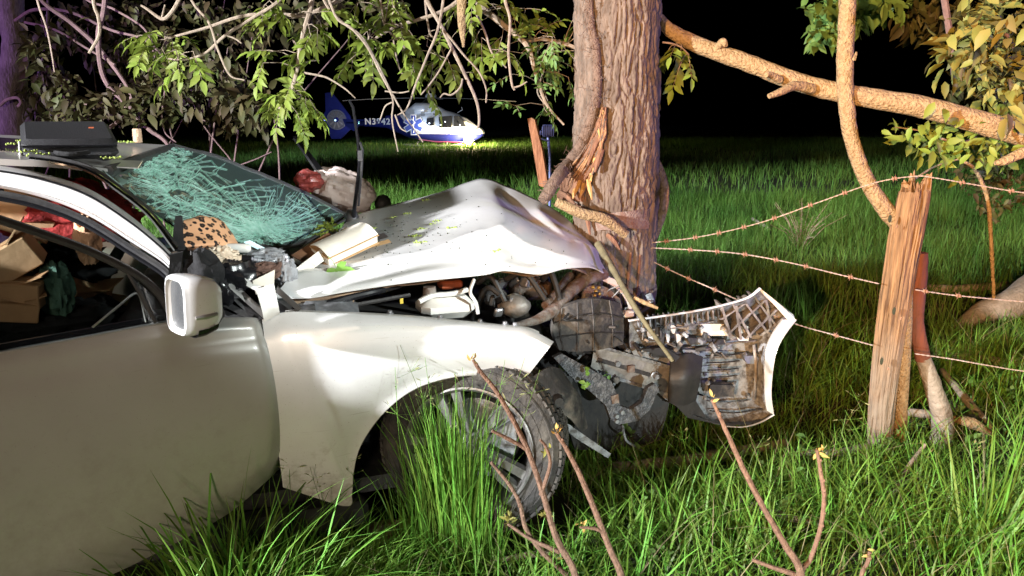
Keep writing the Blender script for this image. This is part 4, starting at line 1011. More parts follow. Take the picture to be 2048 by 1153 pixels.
# five-lobed leaf on the hood
lc = surf_hood(674, 545) + Vector((0, -.004, .012)); lf = MB()
for a_, L in ((-.2, .075), (.75, .055), (-1.1, .06), (-2.0, .055), (-2.7, .045)):
    d = Vector((math.cos(a_), 0, math.sin(a_)*.75)); d.y = -d.z*.25; s = Vector((-math.sin(a_), -.2, math.cos(a_)*.75))
    pts = [lc, lc + d*L*.35 + s*L*.26, lc + d*L*.7 + s*L*.22 + Vector((0,-.004,.003)), lc + d*L, lc + d*L*.7 - s*L*.22 + Vector((0,-.004,.003)), lc + d*L*.35 - s*L*.26]
    lf.add(pts, [(0,1,2,3), (0,3,4,5)])
lf.tube([lc, lc + Vector((-.012, 0, .03)), lc + Vector((-.03, .004, .045))], .0012, 4)
M['bigleaf'] = pm('lobed_leaf', (.16, .33, .055), (.20, .38, .075), 20, .5, transl=.2)
tag(lf.build('fallen_leaf', M['bigleaf'], cut=80), 'bright green lobed leaf lying on the near edge of the white hood', 'leaf')
for i, (px, py, w_) in enumerate(((652,468,'on top of the books'),(668,474,'hanging off the open book'))):
    m = Cloud(); c = np.array(list(cp(px, py, .62)))
    for k in range(6): pinnate(m, c + rg.normal(0, .012, 3), rg.normal(0, 1, 3) + np.array([.3, -.3, .6]), .05, 4, .03, rg)
    tag(m.build('leaf_sprig', M['leaf']), 'fresh green leaf sprig ' + w_, 'leaf', 'leaf sprigs dropped on the books', kind='stuff')
# grit on hood
gt = MB()
for k in range(130):
    p = surf_hood(rj.gauss(800, 70), rj.gauss(478, 26)) + Vector((rj.uniform(-.01,.01), rj.uniform(-.01,.01), .003)); gt.ball(p, rj.uniform(.0012, .0035), 5, 4)
for k in range(60):
    p = surf_hood(rj.uniform(700, 1180), rj.uniform(400, 540)) + Vector((0, 0, .002)); gt.ball(p, rj.uniform(.001, .0025), 5, 4)
tag(gt.build('hood_debris', M['soil']), 'dark grit sprinkled over the white hood', 'debris', kind='stuff')

# books piled in the corner of the hood
def book(px, py, d, L, wd, th, yaw, tilt, cover, label, opened=False):
    c = cp(px, py, d)
    ax = (Vector((math.cos(yaw), math.sin(yaw), 0)) + Vector((0,0,tilt))).normalized(); ay = (Vector((0,0,1)).cross(ax)); ay = (ay + Vector((0,0,.35))).normalized(); az = ax.cross(ay).normalized(); ay = az.cross(ax)
    o = empty('book', c, label, 'book', 'books on the hood')
    MB().box(c, (L, wd, th), axes=(ax, ay, az), bev=.002).build('page_block', M['paper'], o)
    MB().box(c + az*(th/2 + .0025), (L + .008, wd + .008, .004), axes=(ax, ay, az)).build('cover', cover, o)
    MB().box(c - az*(th/2 + .0025), (L + .008, wd + .008, .004), axes=(ax, ay, az)).build('cover', cover, o)
    if opened:
        G = []
        for t in np.linspace(0, 1, 10):
            G.append([list(c + az*(th/2 + .007 + .018*math.sin(math.pi*t)) + ay*(wd*(t - .5)*1.05) + ax*(s_*L/2)) for s_ in (-1, 0, 1)])
        MB().slab(np.array(G), np.array(az)*.003).build('open_page', M['paper'], o)
    return o
book(632, 502, .50, .19, .055, .030, .95, .35, M['cover'], 'brown paperback leaning on edge at the left of the book pile')
book(690, 490, .48, .24, .11, .032, .80, .28, M['cover2'], 'thick pale book lying open on top of the book pile', True)
book(735, 492, .66, .20, .09, .012, .62, .16, M['dark_cover'], 'thin dark glossy book at the right of the book pile')
book(728, 504, .56, .24, .045, .014, .58, .16, M['cover2'], 'narrow tan wooden-looking book under the dark one')
o = MB().box(cp(790, 468, .9), (.11, .08, .006), axes=((CU+CW*.5+Vector((0,0,.1))).normalized(), (CW-CU*.5+Vector((0,0,.12))).normalized(), (0,0,1)), bev=.001).build('phone_case', M['dark_cover']); tag(o, 'flat dark folder edge on the hood beside the books', 'folder')
o = MB().slab(cpv(interp_rows([[(588,540,.34),(640,500,.42),(690,455,.6)], [(610,548,.33),(660,510,.42),(715,460,.62)]], 6, 10)), np.array((0,0,-.004))).build('loose_page', M['paper']); tag(o, 'loose white page under the book pile by the windscreen', 'page')

# leopard print bag, black cloth, bottle, glove, film
lm = bpy.data.materials.new('leopard_print'); lm.use_nodes = True; nt = lm.node_tree; b = nt.nodes['Principled BSDF']; b.inputs['Roughness'].default_value = .5
tc = nt.nodes.new('ShaderNodeTexCoord'); vo = nt.nodes.new('ShaderNodeTexVoronoi'); vo.inputs['Scale'].default_value = 42
nz = nt.nodes.new('ShaderNodeTexNoise'); nz.inputs['Scale'].default_value = 60; nt.links.new(tc.outputs['Object'], nz.inputs['Vector'])
ad = nt.nodes.new('ShaderNodeVectorMath'); ad.operation = 'MULTIPLY_ADD'; ad.inputs[1].default_value = (.012,.012,.012); nt.links.new(nz.outputs['Color'], ad.inputs[0]); nt.links.new(tc.outputs['Object'], ad.inputs[2]); nt.links.new(ad.outputs[0], vo.inputs['Vector'])
cr = nt.nodes.new('ShaderNodeValToRGB'); cr.color_ramp.interpolation = 'CONSTANT'
e0 = cr.color_ramp.elements; e0[0].position = 0; e0[0].color = (.22,.11,.06,1); e0[1].position = .16; e0[1].color = (.015,.012,.012,1)
x_ = e0.new(.42); x_.color = (.62,.34,.19,1)
nt.links.new(vo.outputs['Distance'], cr.inputs[0]); nt.links.new(cr.outputs[0], b.inputs['Base Color'])
lb = empty('leopard_bag', cp(420,500,.28), 'leopard print pouch with black edging lying against the windscreen base', 'bag')
lg = interp_rows([[(368,442,.30),(405,433,.36),(440,442,.40),(458,462,.42)], [(366,468,.24),(400,462,.28),(440,468,.32),(472,484,.38)], [(372,494,.20),(410,490,.22),(445,490,.28),(478,494,.34)], [(378,500,.26),(410,500,.3),(445,500,.34),(474,500,.40)]], 16, 20)
MB().slab(cpv(lg) + (fbm(cpv(lg)*14, 3, 3)[..., None]-.45)*.02, np.array(CW)*.03).build('pouch_body', lm, lb)
MB().slab(cpv(interp_rows([[(350,434,.24),(364,434,.26)], [(346,470,.2),(366,470,.22)], [(350,502,.16),(370,500,.18)]], 10, 4)), np.array(CW)*.03).build('pouch_edge', M['cloth_black'], lb)
MB().slab(cpv(interp_rows([[(340,510,.08),(366,504,.1)], [(338,535,.07),(362,532,.08)], [(336,556,.06),(356,554,.07)]], 10, 4)), np.array(CW)*.02).build('pouch_strap', M['cloth_black'], lb)
o = blob_cloth(cp(408, 572, .12), (.065, .05, .11), 3, .35).build('black_cloth', M['cloth_black']); tag(o, 'shiny black cloth bundled between the mirror and the hood', 'cloth')
o = blob_cloth(cp(455, 570, .20), (.10, .09, .09), 8, .5).build('black_bin_bag', M['black_gloss']); tag(o, 'black plastic bag spilling over the cowl behind the mirror', 'bag')
bt = cp(478, 497, .30); bo = empty('white_bottle', bt, 'white plastic bottle lying on its side beside the leopard pouch', 'bottle')
da = (CU*.96 + CW*-.1 + Vector((0,0,-.05))).normalized()
MB().lathe([(0,-.045),(.014,-.045),(.017,-.038),(.017,.02),(.0155,.032),(.010,.040),(0,.041)], bt, da, 16).build('bottle_body', M['white_plastic'], bo)
MB().lathe([(0,-.062),(.012,-.062),(.013,-.045)], bt, da, 12).build('bottle_cap', M['white_plastic'], bo)
bt = cp(476, 522, .22); bo = empty('cream_bottle', bt, 'cream coloured bottle with a black lid above the brown glove', 'bottle')
da = (CU*.98 + Vector((0,0,-.16))).normalized()
MB().lathe([(0,-.06),(.016,-.06),(.021,-.045),(.022,.01)], bt, da, 16).build('bottle_body', M['skin_plastic'], bo)
MB().lathe([(.022,.01),(.0235,.012),(.0235,.04),(.020,.043),(0,.043)], bt, da, 16).build('bottle_lid', M['black_gloss'], bo)
o = blob_cloth(cp(440, 512, .20), (.05, .03, .028), 11, .7, 3).build('crumpled_wrapper', M['skin_plastic']); tag(o, 'crumpled cream wrapper below the leopard pouch', 'wrapper')
gl = empty('brown_glove', cp(520,548,.22), 'dark brown knitted glove lying on the cowl below the windscreen', 'glove')
gc = [(536,536),(548,545),(530,552)]
blob_cloth(cp(530, 540, .22), (.05, .04, .026), 14, .35, 2.5).build('glove_palm', M['glove'], gl)
for pts in ([(515,545,.2),(498,552,.18),(486,566,.16)], [(520,552,.19),(508,560,.17),(502,572,.16)], [(530,556,.19),(522,568,.17),(522,580,.16)], [(545,540,.2),(556,536,.2),(560,526,.22)], [(540,552,.19),(552,552,.18),(560,546,.19)]):
    MB().tube(cpv(cat(pts, 8)), [.012, .012, .010, .007], 8, noise=.1).build('glove_finger', M['glove'], gl)
o = blob_cloth(cp(572, 545, .24), (.035, .03, .05), 17, .5, 3).build('clear_film', M['clearbag']); tag(o, 'crumpled clear plastic film beside the brown glove', 'plastic film')
o = blob_cloth(cp(530, 512, .40), (.07, .05, .025), 19, .5, 3).build('grey_film', M['clearbag']); tag(o, 'grey plastic scrap behind the cream bottle', 'plastic film')
o = MB().slab(cpv(interp_rows([[(505,562,.12),(550,540,.16)], [(512,590,.10),(548,572,.13)]], 5, 5)), np.array(CW)*.004).build('white_card', M['paper']); tag(o, 'folded white card wedged below the brown glove', 'card')
o = MB().prism(pl([(488,484,.45),(500,481,.47),(560,512,.5),(552,515,.5)]), Vector((0,0,-.004))).build('blue_ruler', pm('pale_blue_plastic', (.45,.68,.75), None, 5, .4)); tag(o, 'pale blue plastic strip under the windscreen edge', 'strip')

# crumpled film bag on the far side and the loose door frame strip
fb = empty('crumpled_bag', cp(690, 430, 1.9), 'large crumpled translucent plastic bag with a red end beyond the windscreen', 'plastic bag')
blob_cloth(cp(686, 382, 1.92), (.18, .12, .115), 23, .26, 1.5, 60, 36, axes=((CU*.95+Vector((0,0,-.32))), CW, (Vector((0,0,1))+CU*.2))).build('bag_film', M['bagfilm'], fb, cut=18)
blob_cloth(cp(618, 362, 1.86), (.075, .08, .06), 25, .28, 1.5, 36, 22).build('red_end', M['bagred'], fb, cut=18)
o = MB().slab(cpv(interp_rows([[(586,274,1.9),(606,300,1.9),(634,340,1.88)], [(592,272,1.92),(616,300,1.92),(646,338,1.9)], [(586,278,1.95),(604,304,1.95),(630,342,1.92)]], 6, 12)), np.array(CW)*.01).build('window_trim_strip', M['black_gloss']); tag(o, 'torn black window trim strip standing up behind the windscreen', 'trim strip')

# inside the car
def cbox(px, py, d, size, ang, label, m_='card', flap=True):
    c = cp(px, py, d); q = Matrix.Rotation(ang[0], 3, 'Z') @ Matrix.Rotation(ang[1], 3, 'Y') @ Matrix.Rotation(ang[2], 3, 'X')
    ax = (q @ Vector((1,0,0)), q @ Vector((0,1,0)), q @ Vector((0,0,1)))
    o = empty('cardboard_box', c, label, 'cardboard box', 'boxes heaped inside the car')
    MB().box(c, size, axes=ax, bev=.003).build('box_body', M[m_], o)
    if flap: MB().box(c + ax[2]*(size[2]/2 + .02) + ax[0]*size[0]*.4, (size[0]*.45, size[1], .004), axes=((ax[0]+ax[2]*.5).normalized(), ax[1], (ax[2]-ax[0]*.5).normalized())).build('flap', M[m_], o)
    MB().box(c + ax[2]*(size[2]/2 + .002), (size[0]*.98, .05, .002), axes=ax).build('tape', M['card2'] if m_ == 'card' else M['card'], o)
cbox(60, 415, .38, (.17, .02, .20), (.5, .45, 0), 'upright tan cardboard sheet leaning in the rear of the cabin', 'card2', False)
cbox(20, 520, .24, (.17, .13, .10), (.4, -.5, .1), 'opened printed carton at the left window edge', 'card2')
cbox(48, 585, .20, (.12, .10, .08), (.2, .1, .1), 'small cardboard box in the middle of the window heap', 'card')
cbox(25, 618, .18, (.14, .10, .06), (.6, .2, .1), 'lowest cardboard box behind the side window', 'card')
cbox(150, 590, .5, (.2, .15, .1), (.2, .4, .1), 'brown cardboard box deep inside the cabin', 'card')
cbox(215, 640, .6, (.2, .2, .14), (.1, .2, .1), 'half hidden box in the footwell', 'card')
o = blob_cloth(cp(130, 425, .50), (.19, .13, .10), 31, .5).build('red_jacket', M['red_cloth']); tag(o, 'bright red jacket heaped inside the cabin', 'jacket')
o = blob_cloth(cp(205, 440, .60), (.12, .1, .07), 33, .5).build('red_shirt', M['red_cloth']); tag(o, 'dark red shirt behind the tan rag in the cabin', 'shirt')
o = blob_cloth(cp(175, 478, .27), (.035, .03, .075), 35, .6).build('tan_rag', M['tan_cloth']); tag(o, 'tan rag hanging beside the red jacket', 'rag')
o = MB().prism(pl([(115,432,.4),(128,430,.4),(165,452,.42),(158,460,.42)]), CW*.006).build('white_leaflet', M['skin_plastic']); tag(o, 'cream leaflet stuck on the red jacket', 'leaflet')
o = blob_cloth(cp(112, 580, .22), (.045, .035, .08), 37, .6).build('green_scarf', M['green_cloth']); tag(o, 'dull green scarf among the boxes behind the window', 'scarf')
for i, (px, py, d0, sz, w_) in enumerate(((70,640,.3,(.2,.1,.06),'along the window sill'),(170,640,.4,(.14,.12,.07),'by the small quarter window'),(130,540,.6,(.15,.1,.09),'behind the boxes'))):
    o = blob_cloth(cp(px, py, d0), sz, 41 + i, .6).build('dark_clothing', M['cloth_black']); tag(o, 'crumpled dark clothing heaped inside the cabin ' + w_, 'clothing', 'dark clothes in the cabin')

# ================================================================== TORN BUMPER COVER
bump_l = PG(1480, 850); bp_ = empty('bumper_cover', P(1450,850,3.35), 'torn off white bumper cover standing on edge, dirty ribbed inside showing', 'bumper')
def bY(px): return 3.02 + .42*np.clip((np.asarray(px, float) - 1240)/350, 0, 1.2)
def bpt(a):
    a = np.asarray(a, float); out = np.zeros(a.shape[:-1] + (3,))
    x = (a[..., 0]-1024)/F; y = (a[..., 1]-576.5)/F
    r = np.stack([x, math.cos(PIT) - y*math.sin(PIT), -(math.sin(PIT) + y*math.cos(PIT))], -1)
    Y = bY(a[..., 0]) + (a[..., 2] if a.shape[-1] > 2 else 0)
    return np.array(CO) + r*(Y/r[..., 1])[..., None]
rows = [[(1262,642,.05),(1330,634,.03),(1410,622,.0),(1475,606,-.03),(1502,594,-.04),(1520,580,-.05)],
        [(1258,668,.10),(1330,662,.10),(1410,650,.10),(1480,632,.09),(1530,616,.05),(1572,618,-.03)],
        [(1262,700,.14),(1330,700,.15),(1410,692,.16),(1480,672,.15),(1535,655,.08),(1588,645,-.05)],
        [(1290,745,.15),(1350,745,.17),(1420,740,.18),(1480,725,.16),(1515,712,.08),(1543,712,-.04)],
        [(1320,790,.12),(1370,792,.14),(1425,792,.15),(1480,782,.13),(1512,775,.06),(1534,775,-.04)],
        [(1360,818,.05),(1400,828,.06),(1440,838,.06),(1482,840,.05),(1518,836,.02),(1546,826,-.05)],
        [(1400,838,-.03),(1425,846,-.04),(1450,850,-.05),(1488,850,-.06),(1520,842,-.06),(1545,832,-.08)]]
BG = interp_rows(rows, 42, 54); BWp = bpt(BG)
rel = (fbm(np.stack([BG[...,0]/22, BG[...,1]/16, 0*BG[...,0]], -1), 4, 6) - .45)*.05
BWp[..., 1] += rel
MB().slab(BWp, np.array((0, .008, 0))).build('bumper_skin', M['grey_dirty'], bp_, cut=35)
def bstrip(poly, rad, m_, name, fl=.5): MB().tube(bpt(cat(poly, 24)), rad, 8, flat=fl).build(name, M[m_], bp_)
bstrip([(1258,642,.02),(1330,632,-.01),(1410,619,-.04),(1475,603,-.06),(1502,592,-.07),(1520,577,-.08)], .009, 'paint', 'painted_edge')
MB().slab(bpt(interp_rows([[(1519,576,-.085),(1556,606,-.085),(1592,640,-.09)], [(1522,584,-.075),(1548,610,-.075),(1575,640,-.08)]], 4, 12)), np.array((0,.01,0))).build('painted_corner', M['skin_plastic'], bp_)
MB().slab(bpt(interp_rows([[(1594,640,-.09),(1572,668,-.1),(1554,702,-.1),(1546,745,-.1),(1543,790,-.1),(1548,830,-.1)], [(1566,640,-.07),(1546,668,-.07),(1532,702,-.07),(1529,745,-.07),(1530,790,-.07),(1534,822,-.08)]], 5, 26)), np.array((0,.012,0))).build('wheel_arch_flange', M['paint_shaded'], bp_)
bstrip([(1548,830,-.1),(1520,845,-.08),(1488,854,-.08),(1450,853,-.07)], .006, 'paint', 'lower_edge')
# lattice of stiffening ribs in the corner
for a, b_ in (((1440,610),(1462,680)),((1462,606),(1500,676)),((1485,602),(1535,668)),((1505,592),(1552,655)),((1440,640),(1500,600)),((1455,668),(1530,600)),((1490,678),(1552,620)),((1520,672),(1570,635)),((1470,612),(1480,680)),((1530,600),(1540,660))):
    MB().prism(bpt(np.array([(a[0],a[1],-.02),(a[0]+5,a[1],-.02),(b_[0]+5,b_[1],-.02),(b_[0],b_[1],-.02)])), (0, .10, 0)).build('stiffening_rib', M['brown_dirty'], bp_)
for k, y_ in enumerate((712, 726, 741, 755, 768)):
    MB().tube(bpt(lin([(1412+k*2,y_,.08),(1450,y_-1,.075),(1480-k*2,y_-4,.08)], 10)), .006, 6, flat=.5).build('moulded_slot', M['black_dirty'], bp_)
for (x0,y0,x1,y1,m_,nm) in ((1400,648,1458,672,'white_plastic','painted_window'),(1472,652,1500,682,'white_plastic','painted_window'),(1425,678,1452,690,'black','sensor_mount'),(1375,676,1398,690,'black_dirty','clip_housing'),(1340,650,1352,668,'white_plastic','white_clip'),(1310,652,1330,690,'black_dirty','clip_housing'),(1332,668,1340,690,'white_plastic','white_clip'),(1352,668,1362,692,'white_plastic','white_clip'),
                        (1488,712,1518,728,'metal','torn_bracket'),(1435,772,1456,790,'black','square_socket'),(1420,770,1470,794,'black_dirty','socket_plate'),(1368,645,1392,660,'grey_dirty','clip_housing'),(1300,700,1360,716,'black','foam_channel'),(1365,700,1400,712,'grey_dirty','foam_channel')):
    MB().prism(bpt(np.array([(x0,y0,.045),(x1-4,y0+1,.045),(x1,y0+5,.045),(x1-3,y1,.045),(x0+6,y1,.045),(x0+2,y1-6,.045)])), (0, .05, 0)).build(nm, M[m_], bp_)
rb = random.Random(9)
for k in range(17):
    x_ = 1278 + k*10.5; y_ = 641 - (x_ - 1262)*.118
    MB().prism(bpt(np.array([(x_,y_,.0),(x_+2.5,y_,.0),(x_+3.5,y_+15+rb.uniform(0,8),.0),(x_+1,y_+15+rb.uniform(0,8),.0)])), (0,.06,0)).build('edge_rib', M[rb.choice(('grey_dirty','brown_dirty','black_dirty'))], bp_)
for poly, rad, m_ in (([(1275,662,.06),(1350,656,.05),(1430,643,.05)], .007, 'grey_dirty'), ([(1290,698,.09),(1370,696,.09),(1450,688,.1),(1510,682,.07)], .008, 'brown_dirty'), ([(1400,800,.09),(1450,806,.08),(1500,800,.06)], .007, 'grey_dirty'), ([(1420,822,.05),(1470,826,.04),(1525,818,.02)], .006, 'black_dirty'), ([(1508,690,.05),(1512,740,.04),(1508,800,.03)], .007, 'brown_dirty')):
    bstrip(poly, rad, m_, 'moulded_channel')
for k in range(12):
    x_, y_ = rb.uniform(1410, 1525), rb.uniform(690, 830)
    MB().lathe([(0,.006),(.006,.006),(.009,0),(.012,-.006)], Vector(bpt(np.array([x_, y_, .06]))), (0,-1,0), 8).build('clip_boss', M[rb.choice(('grey_dirty','black_dirty'))], bp_)
for k in range(46):
    x_, y_ = rb.uniform(1275, 1455), rb.uniform(650, 712); q = Vector((rb.uniform(-1,1), rb.uniform(-.3,.3), rb.uniform(-1,1))).to_track_quat('X', 'Z')
    MB().box(Vector(bpt(np.array([x_, y_, rb.uniform(.03, .09)]))), (rb.uniform(.02,.06), rb.uniform(.01,.03), rb.uniform(.006,.02)), rot=q, bev=.002).build(rb.choice(('broken_clip', 'bracket_scrap')), M[rb.choice(('black_dirty','grey_dirty','brown_dirty','black','metal'))], bp_)
MB().prism(bpt(np.array([(1280,700,.02),(1350,720,.02),(1340,800,.02),(1375,836,.02),(1420,846,.02),(1390,800,.02),(1400,740,.02),(1330,695,.02)])), (0,.02,0)).build('torn_undertray', M['black'], bp_)
# ================================================================== TREES
def pv(poly, dY=0.0):
    return [P(a, b, c + dY) for a, b, c in poly]
TB = P(1226, 700, 3.74); TB = Vector((TB.x + .004, 3.74, 0)); TT_ = P(1236, 0, 3.70)
tdir = (TT_ - TB) / TT_.z
def taxis(z): return TB + tdir*z
TR = .205
def trad(z): return TR*(1 + .10*math.exp(-z/.25)) - .004*max(0, z-2)
tree = empty('struck_tree', TB, 'big furrowed tree trunk hit by the car, bark torn open', 'tree')
nz_, na_ = 460, 270
zz = np.concatenate([np.linspace(-.05, 2.45, nz_), np.linspace(2.5, 6.5, 60)]); aa = np.arange(na_)/na_*2*np.pi
A_, Z_ = np.meshgrid(aa, zz); 
wob = (vnoise(np.stack([np.cos(A_)*1.3, np.sin(A_)*1.3, Z_*2.2], -1), 2) - .5)*.35
AA = A_ + wob*.25
# bark plates: long cells with deep furrows between them
def plates(nc, nzc, seed, warp):
    x = (AA/(2*np.pi) % 1.0)*nc; z = Z_*nzc + 100
    wp_ = fbm(np.stack([np.cos(A_)*3, np.sin(A_)*3, Z_*5], -1), 2, seed + 40) - .45
    x = x + wp_*warp; z = z + wp_*1.2
    ix, iz = np.floor(x), np.floor(z); f1 = np.full(x.shape, 9.); f2 = f1.copy(); idv = np.zeros(x.shape)
    for dx in (-1, 0, 1):
        for dz in (-1, 0, 1):
            cx, cz = ix + dx, iz + dz; k = np.stack([cx % nc, cz, 0*cx], -1)
            jx, jz = vnoise(k, seed), vnoise(k, seed + 1); d = np.hypot((x - cx - jx), (z - cz - jz))
            n1 = d < f1; f2 = np.where(n1, f1, np.minimum(f2, d)); idv = np.where(n1, vnoise(k, seed + 2), idv); f1 = np.where(n1, d, f1)
    return f2 - f1, idv
e1, id1 = plates(46, 3.6, 3, 3.4); e2, id2 = plates(96, 15, 13, 3.0)
pl1 = np.clip(e1/.30, 0, 1)**.7; pl2 = np.clip(e2/.35, 0, 1)
fine = fbm(np.stack([np.cos(AA)*24, np.sin(AA)*24, Z_*22], -1), 3, 4)
disp = (pl1 - 1)*.017 + (id1 - .5)*.008 + (pl2 - 1)*.006*pl1 + (id2 - .5)*.006 + (fine - .45)*.012
disp += (fbm(np.stack([np.cos(A_)*1.2, np.sin(A_)*1.2, Z_*1.0], -1), 2, 3) - .45)*.04
RR = np.array([trad(z) for z in zz])[:, None] + disp
cen = np.array([list(taxis(z)) for z in zz])
V = cen[:, None, :] + np.stack([np.cos(A_)*RR, np.sin(A_)*RR, 0*A_], -1)
MB().grid(V, closed=True).build('trunk', M['bark'], tree, cut=0)
def thit(px, py, off=0.0):
    """point on the trunk's face under a pixel"""
    r = ray(px, py); best = None
    for t in np.linspace(3.2, 3.9, 141):
        p = CO + r*float(t); a = taxis(p.z); R = trad(p.z) + off
        if (p.x-a.x)**2 + (p.y-a.y)**2 <= R*R: return p
    t = 3.72/r.y; return CO + r*t
def tstrip(left, right, off, th, m_, name, n=20):
    L = lin(left, n); R_ = lin(right, n)
    G = []
    for i in range(n):
        row = []
        for f_ in np.linspace(0, 1, 7):
            q = L[i]*(1-f_) + R_[i]*f_; jit = (rj.uniform(-3, 3), rj.uniform(-2, 2))
            row.append(list(thit(q[0]+jit[0], q[1]+jit[1], off + .012*math.sin(math.pi*f_) + rj.uniform(-.004, .004))))
        G.append(row)
    MB().slab(np.array(G), np.array((0, th, 0))).build(name, m_, tree, cut=30)
tstrip([(1205,215),(1188,265),(1160,310),(1128,350),(1112,400)], [(1212,215),(1212,270),(1200,320),(1178,372),(1170,405)], .002, .03, M['wound'], 'torn_bark')
tstrip([(1204,222),(1196,260),(1188,300),(1180,340),(1172,366)], [(1206,222),(1201,262),(1195,302),(1187,342),(1181,368)], .014, .02, M['freshwood'], 'split_wood')
M['wound_pale'] = pm('torn_pale_fibre', (.34,.19,.09), (.22,.11,.05), 40, .85, bump=.5)
wl_ = lin([(1205,215),(1188,265),(1160,310),(1128,350),(1112,400)], 30); wr_ = lin([(1212,215),(1212,270),(1200,320),(1178,372),(1170,405)], 30)
for k in range(54):
    f_ = rj.random(); i0 = rj.randint(0, 18); i1 = min(29, i0 + rj.randint(5, 14)); q = []
    for i_ in range(i0, i1 + 1, 2):
        p_ = wl_[i_]*(1-f_) + wr_[i_]*f_; q.append(list(thit(p_[0] + rj.uniform(-1.5,1.5), p_[1], .016 + rj.uniform(0,.010))))
    if len(q) > 2: MB().tube(q, [rj.uniform(.002,.006), rj.uniform(.003,.008), .0012], 5, noise=.25, nscale=60).build('wood_fibre', M[rj.choice(('wound','wound','wound_pale','vine'))], tree)
for a, b_, c_ in (((1160,362),(1148,392),6),((1176,360),(1184,400),5),((1168,366),(1160,396),5),((1150,380),(1146,398),4)):
    p0, p1 = thit(a[0], a[1], .02), thit(b_[0], b_[1], .05)
    MB().tube([p0, p0.lerp(p1, .5) + Vector((0,-.012,0)), p1], [.010, .011, .003], 6, noise=.3).build('splinter', M['freshwood'], tree)
vp = [list(thit(px, py, .004)) for px, py in ((1176,-260),(1178,-60),(1180,40),(1192,110),(1194,180),(1184,235),(1163,290),(1140,325))] + [list(P(1118,352,3.50)), list(P(1086,402,3.42))]
vine = MB().tube(cat(vp, 90), [.020,.020,.022,.022,.026,.030,.030,.026], 16, noise=.22, nscale=26).build('climbing_vine', M['vine'], tree)
vh = MB()
for k in range(420):
    t = rj.random(); q = Vector(cat(vp, 60)[int(t*59)]) + Vector((rj.gauss(0,.026), rj.gauss(-.012,.02), rj.gauss(0,.02)))
    vh.tube([q, q + Vector((rj.gauss(0,.016), -abs(rj.gauss(0,.008)), rj.gauss(-.006,.02)))], .0013, 3, cap=False)
vho = vh.build('vine_hairs', M['vine'], vine); vho['kind'] = 'stuff'
for a, b_ in (((1120,385),(1150,410)),((1130,405),(1200,440)),((1140,372),(1118,408)),((1205,300),(1190,345)),((1200,270),(1176,330)),((1215,470),(1240,500)),((1170,420),(1180,470))):
    p0, p1 = thit(a[0], a[1], .01), thit(b_[0], b_[1], .04)
    MB().tube(cat([p0, p0.lerp(p1, .5) + Vector((0,-.01,.01)), p1], 8), [.012,.014,.005], 6, noise=.3).build('bark_flake', M['wound'], tree)
# lower band where the bark is rubbed
tstrip([(1185,432),(1180,448),(1186,462)], [(1296,418),(1298,440),(1296,458)], .004, .01, pm('rubbed_bark', (.17,.10,.075), (.22,.175,.15), 40, .9, bump=.5, lo=.4, hi=.6), 'rubbed_bark', 8)
for pts in ([(1262,505),(1258,545),(1252,600)], [(1280,510),(1277,555),(1270,610)]):
    q = [list(thit(a, b_, .004)) for a, b_ in pts]; MB().tube(cat(q, 10), [.006,.008,.004], 5, noise=.3).build('hanging_bark', M['wound'], tree)

def stick(name, poly, r0, m_, label, cat_='branch', seg=40, noise=.14, ns=18, group=None, flat=1.0, parent=None, n=10):
    pts = cat(pv(poly), seg); o = MB().tube(pts, [r*poly[min(i, len(poly)-1)][2]/F for i, r in enumerate(r0)] if isinstance(r0, (list, tuple)) else r0*poly[0][2]/F, n, noise=noise, nscale=ns, flat=flat).build(name, M[m_] if isinstance(m_, str) else m_, parent)
    if parent is None: tag(o, label, cat_, group)
    return o
stick('snapped_stick', [(1112,404,3.42),(1160,426,3.40),(1210,440,3.40),(1252,470,3.42)], [10,11,12,9], 'limb', 'stubby greenish stick jammed against the trunk above the hood', 'stick')
stick('long_stick', [(1196,488,3.36),(1232,550,3.20),(1268,612,3.02),(1300,660,2.96),(1345,722,2.95)], [8,7,6,5,4], pm('green_bark', (.15,.135,.075), (.09,.08,.045), 30, .9, bump=.3), 'long thin greenish stick slanting across the wrecked front corner', 'stick')
stick('short_stick', [(1268,596,3.06),(1290,606,3.04),(1316,617,3.02)], [4,5,3], 'limb', 'short broken twig end sticking out beside the bumper', 'stick')
stick('bowed_limb', [(1296,306,3.86),(1316,335,3.88),(1328,380,3.88),(1322,430,3.86),(1304,484,3.84)], [9,10,11,11,8], 'limb', 'pale bowed limb curving out behind the trunk', 'branch')
o = MB().hexa([P(1300,470,4.0), P(1312,470,4.0), P(1312,470,4.08), P(1300,470,4.08), P(1294,335,4.0), P(1302,338,4.0), P(1302,338,4.08), P(1294,335,4.08)]); o = o.build('broken_board', M['stake']); tag(o, 'narrow brown board upright just behind the trunk', 'board')
pk = MB().slab(np.array([[list(P(1055,238,3.9)), list(P(1063,236,3.9)), list(P(1069,240,3.9))], [list(P(1066,300,3.85)), list(P(1075,298,3.85)), list(P(1084,300,3.85))], [list(P(1078,372,3.8)), list(P(1086,375,3.8)), list(P(1096,372,3.8))]]), np.array((.01,.03,0))).build('split_plank', M['stake']); tag(pk, 'splintered reddish plank standing upright left of the trunk', 'plank')

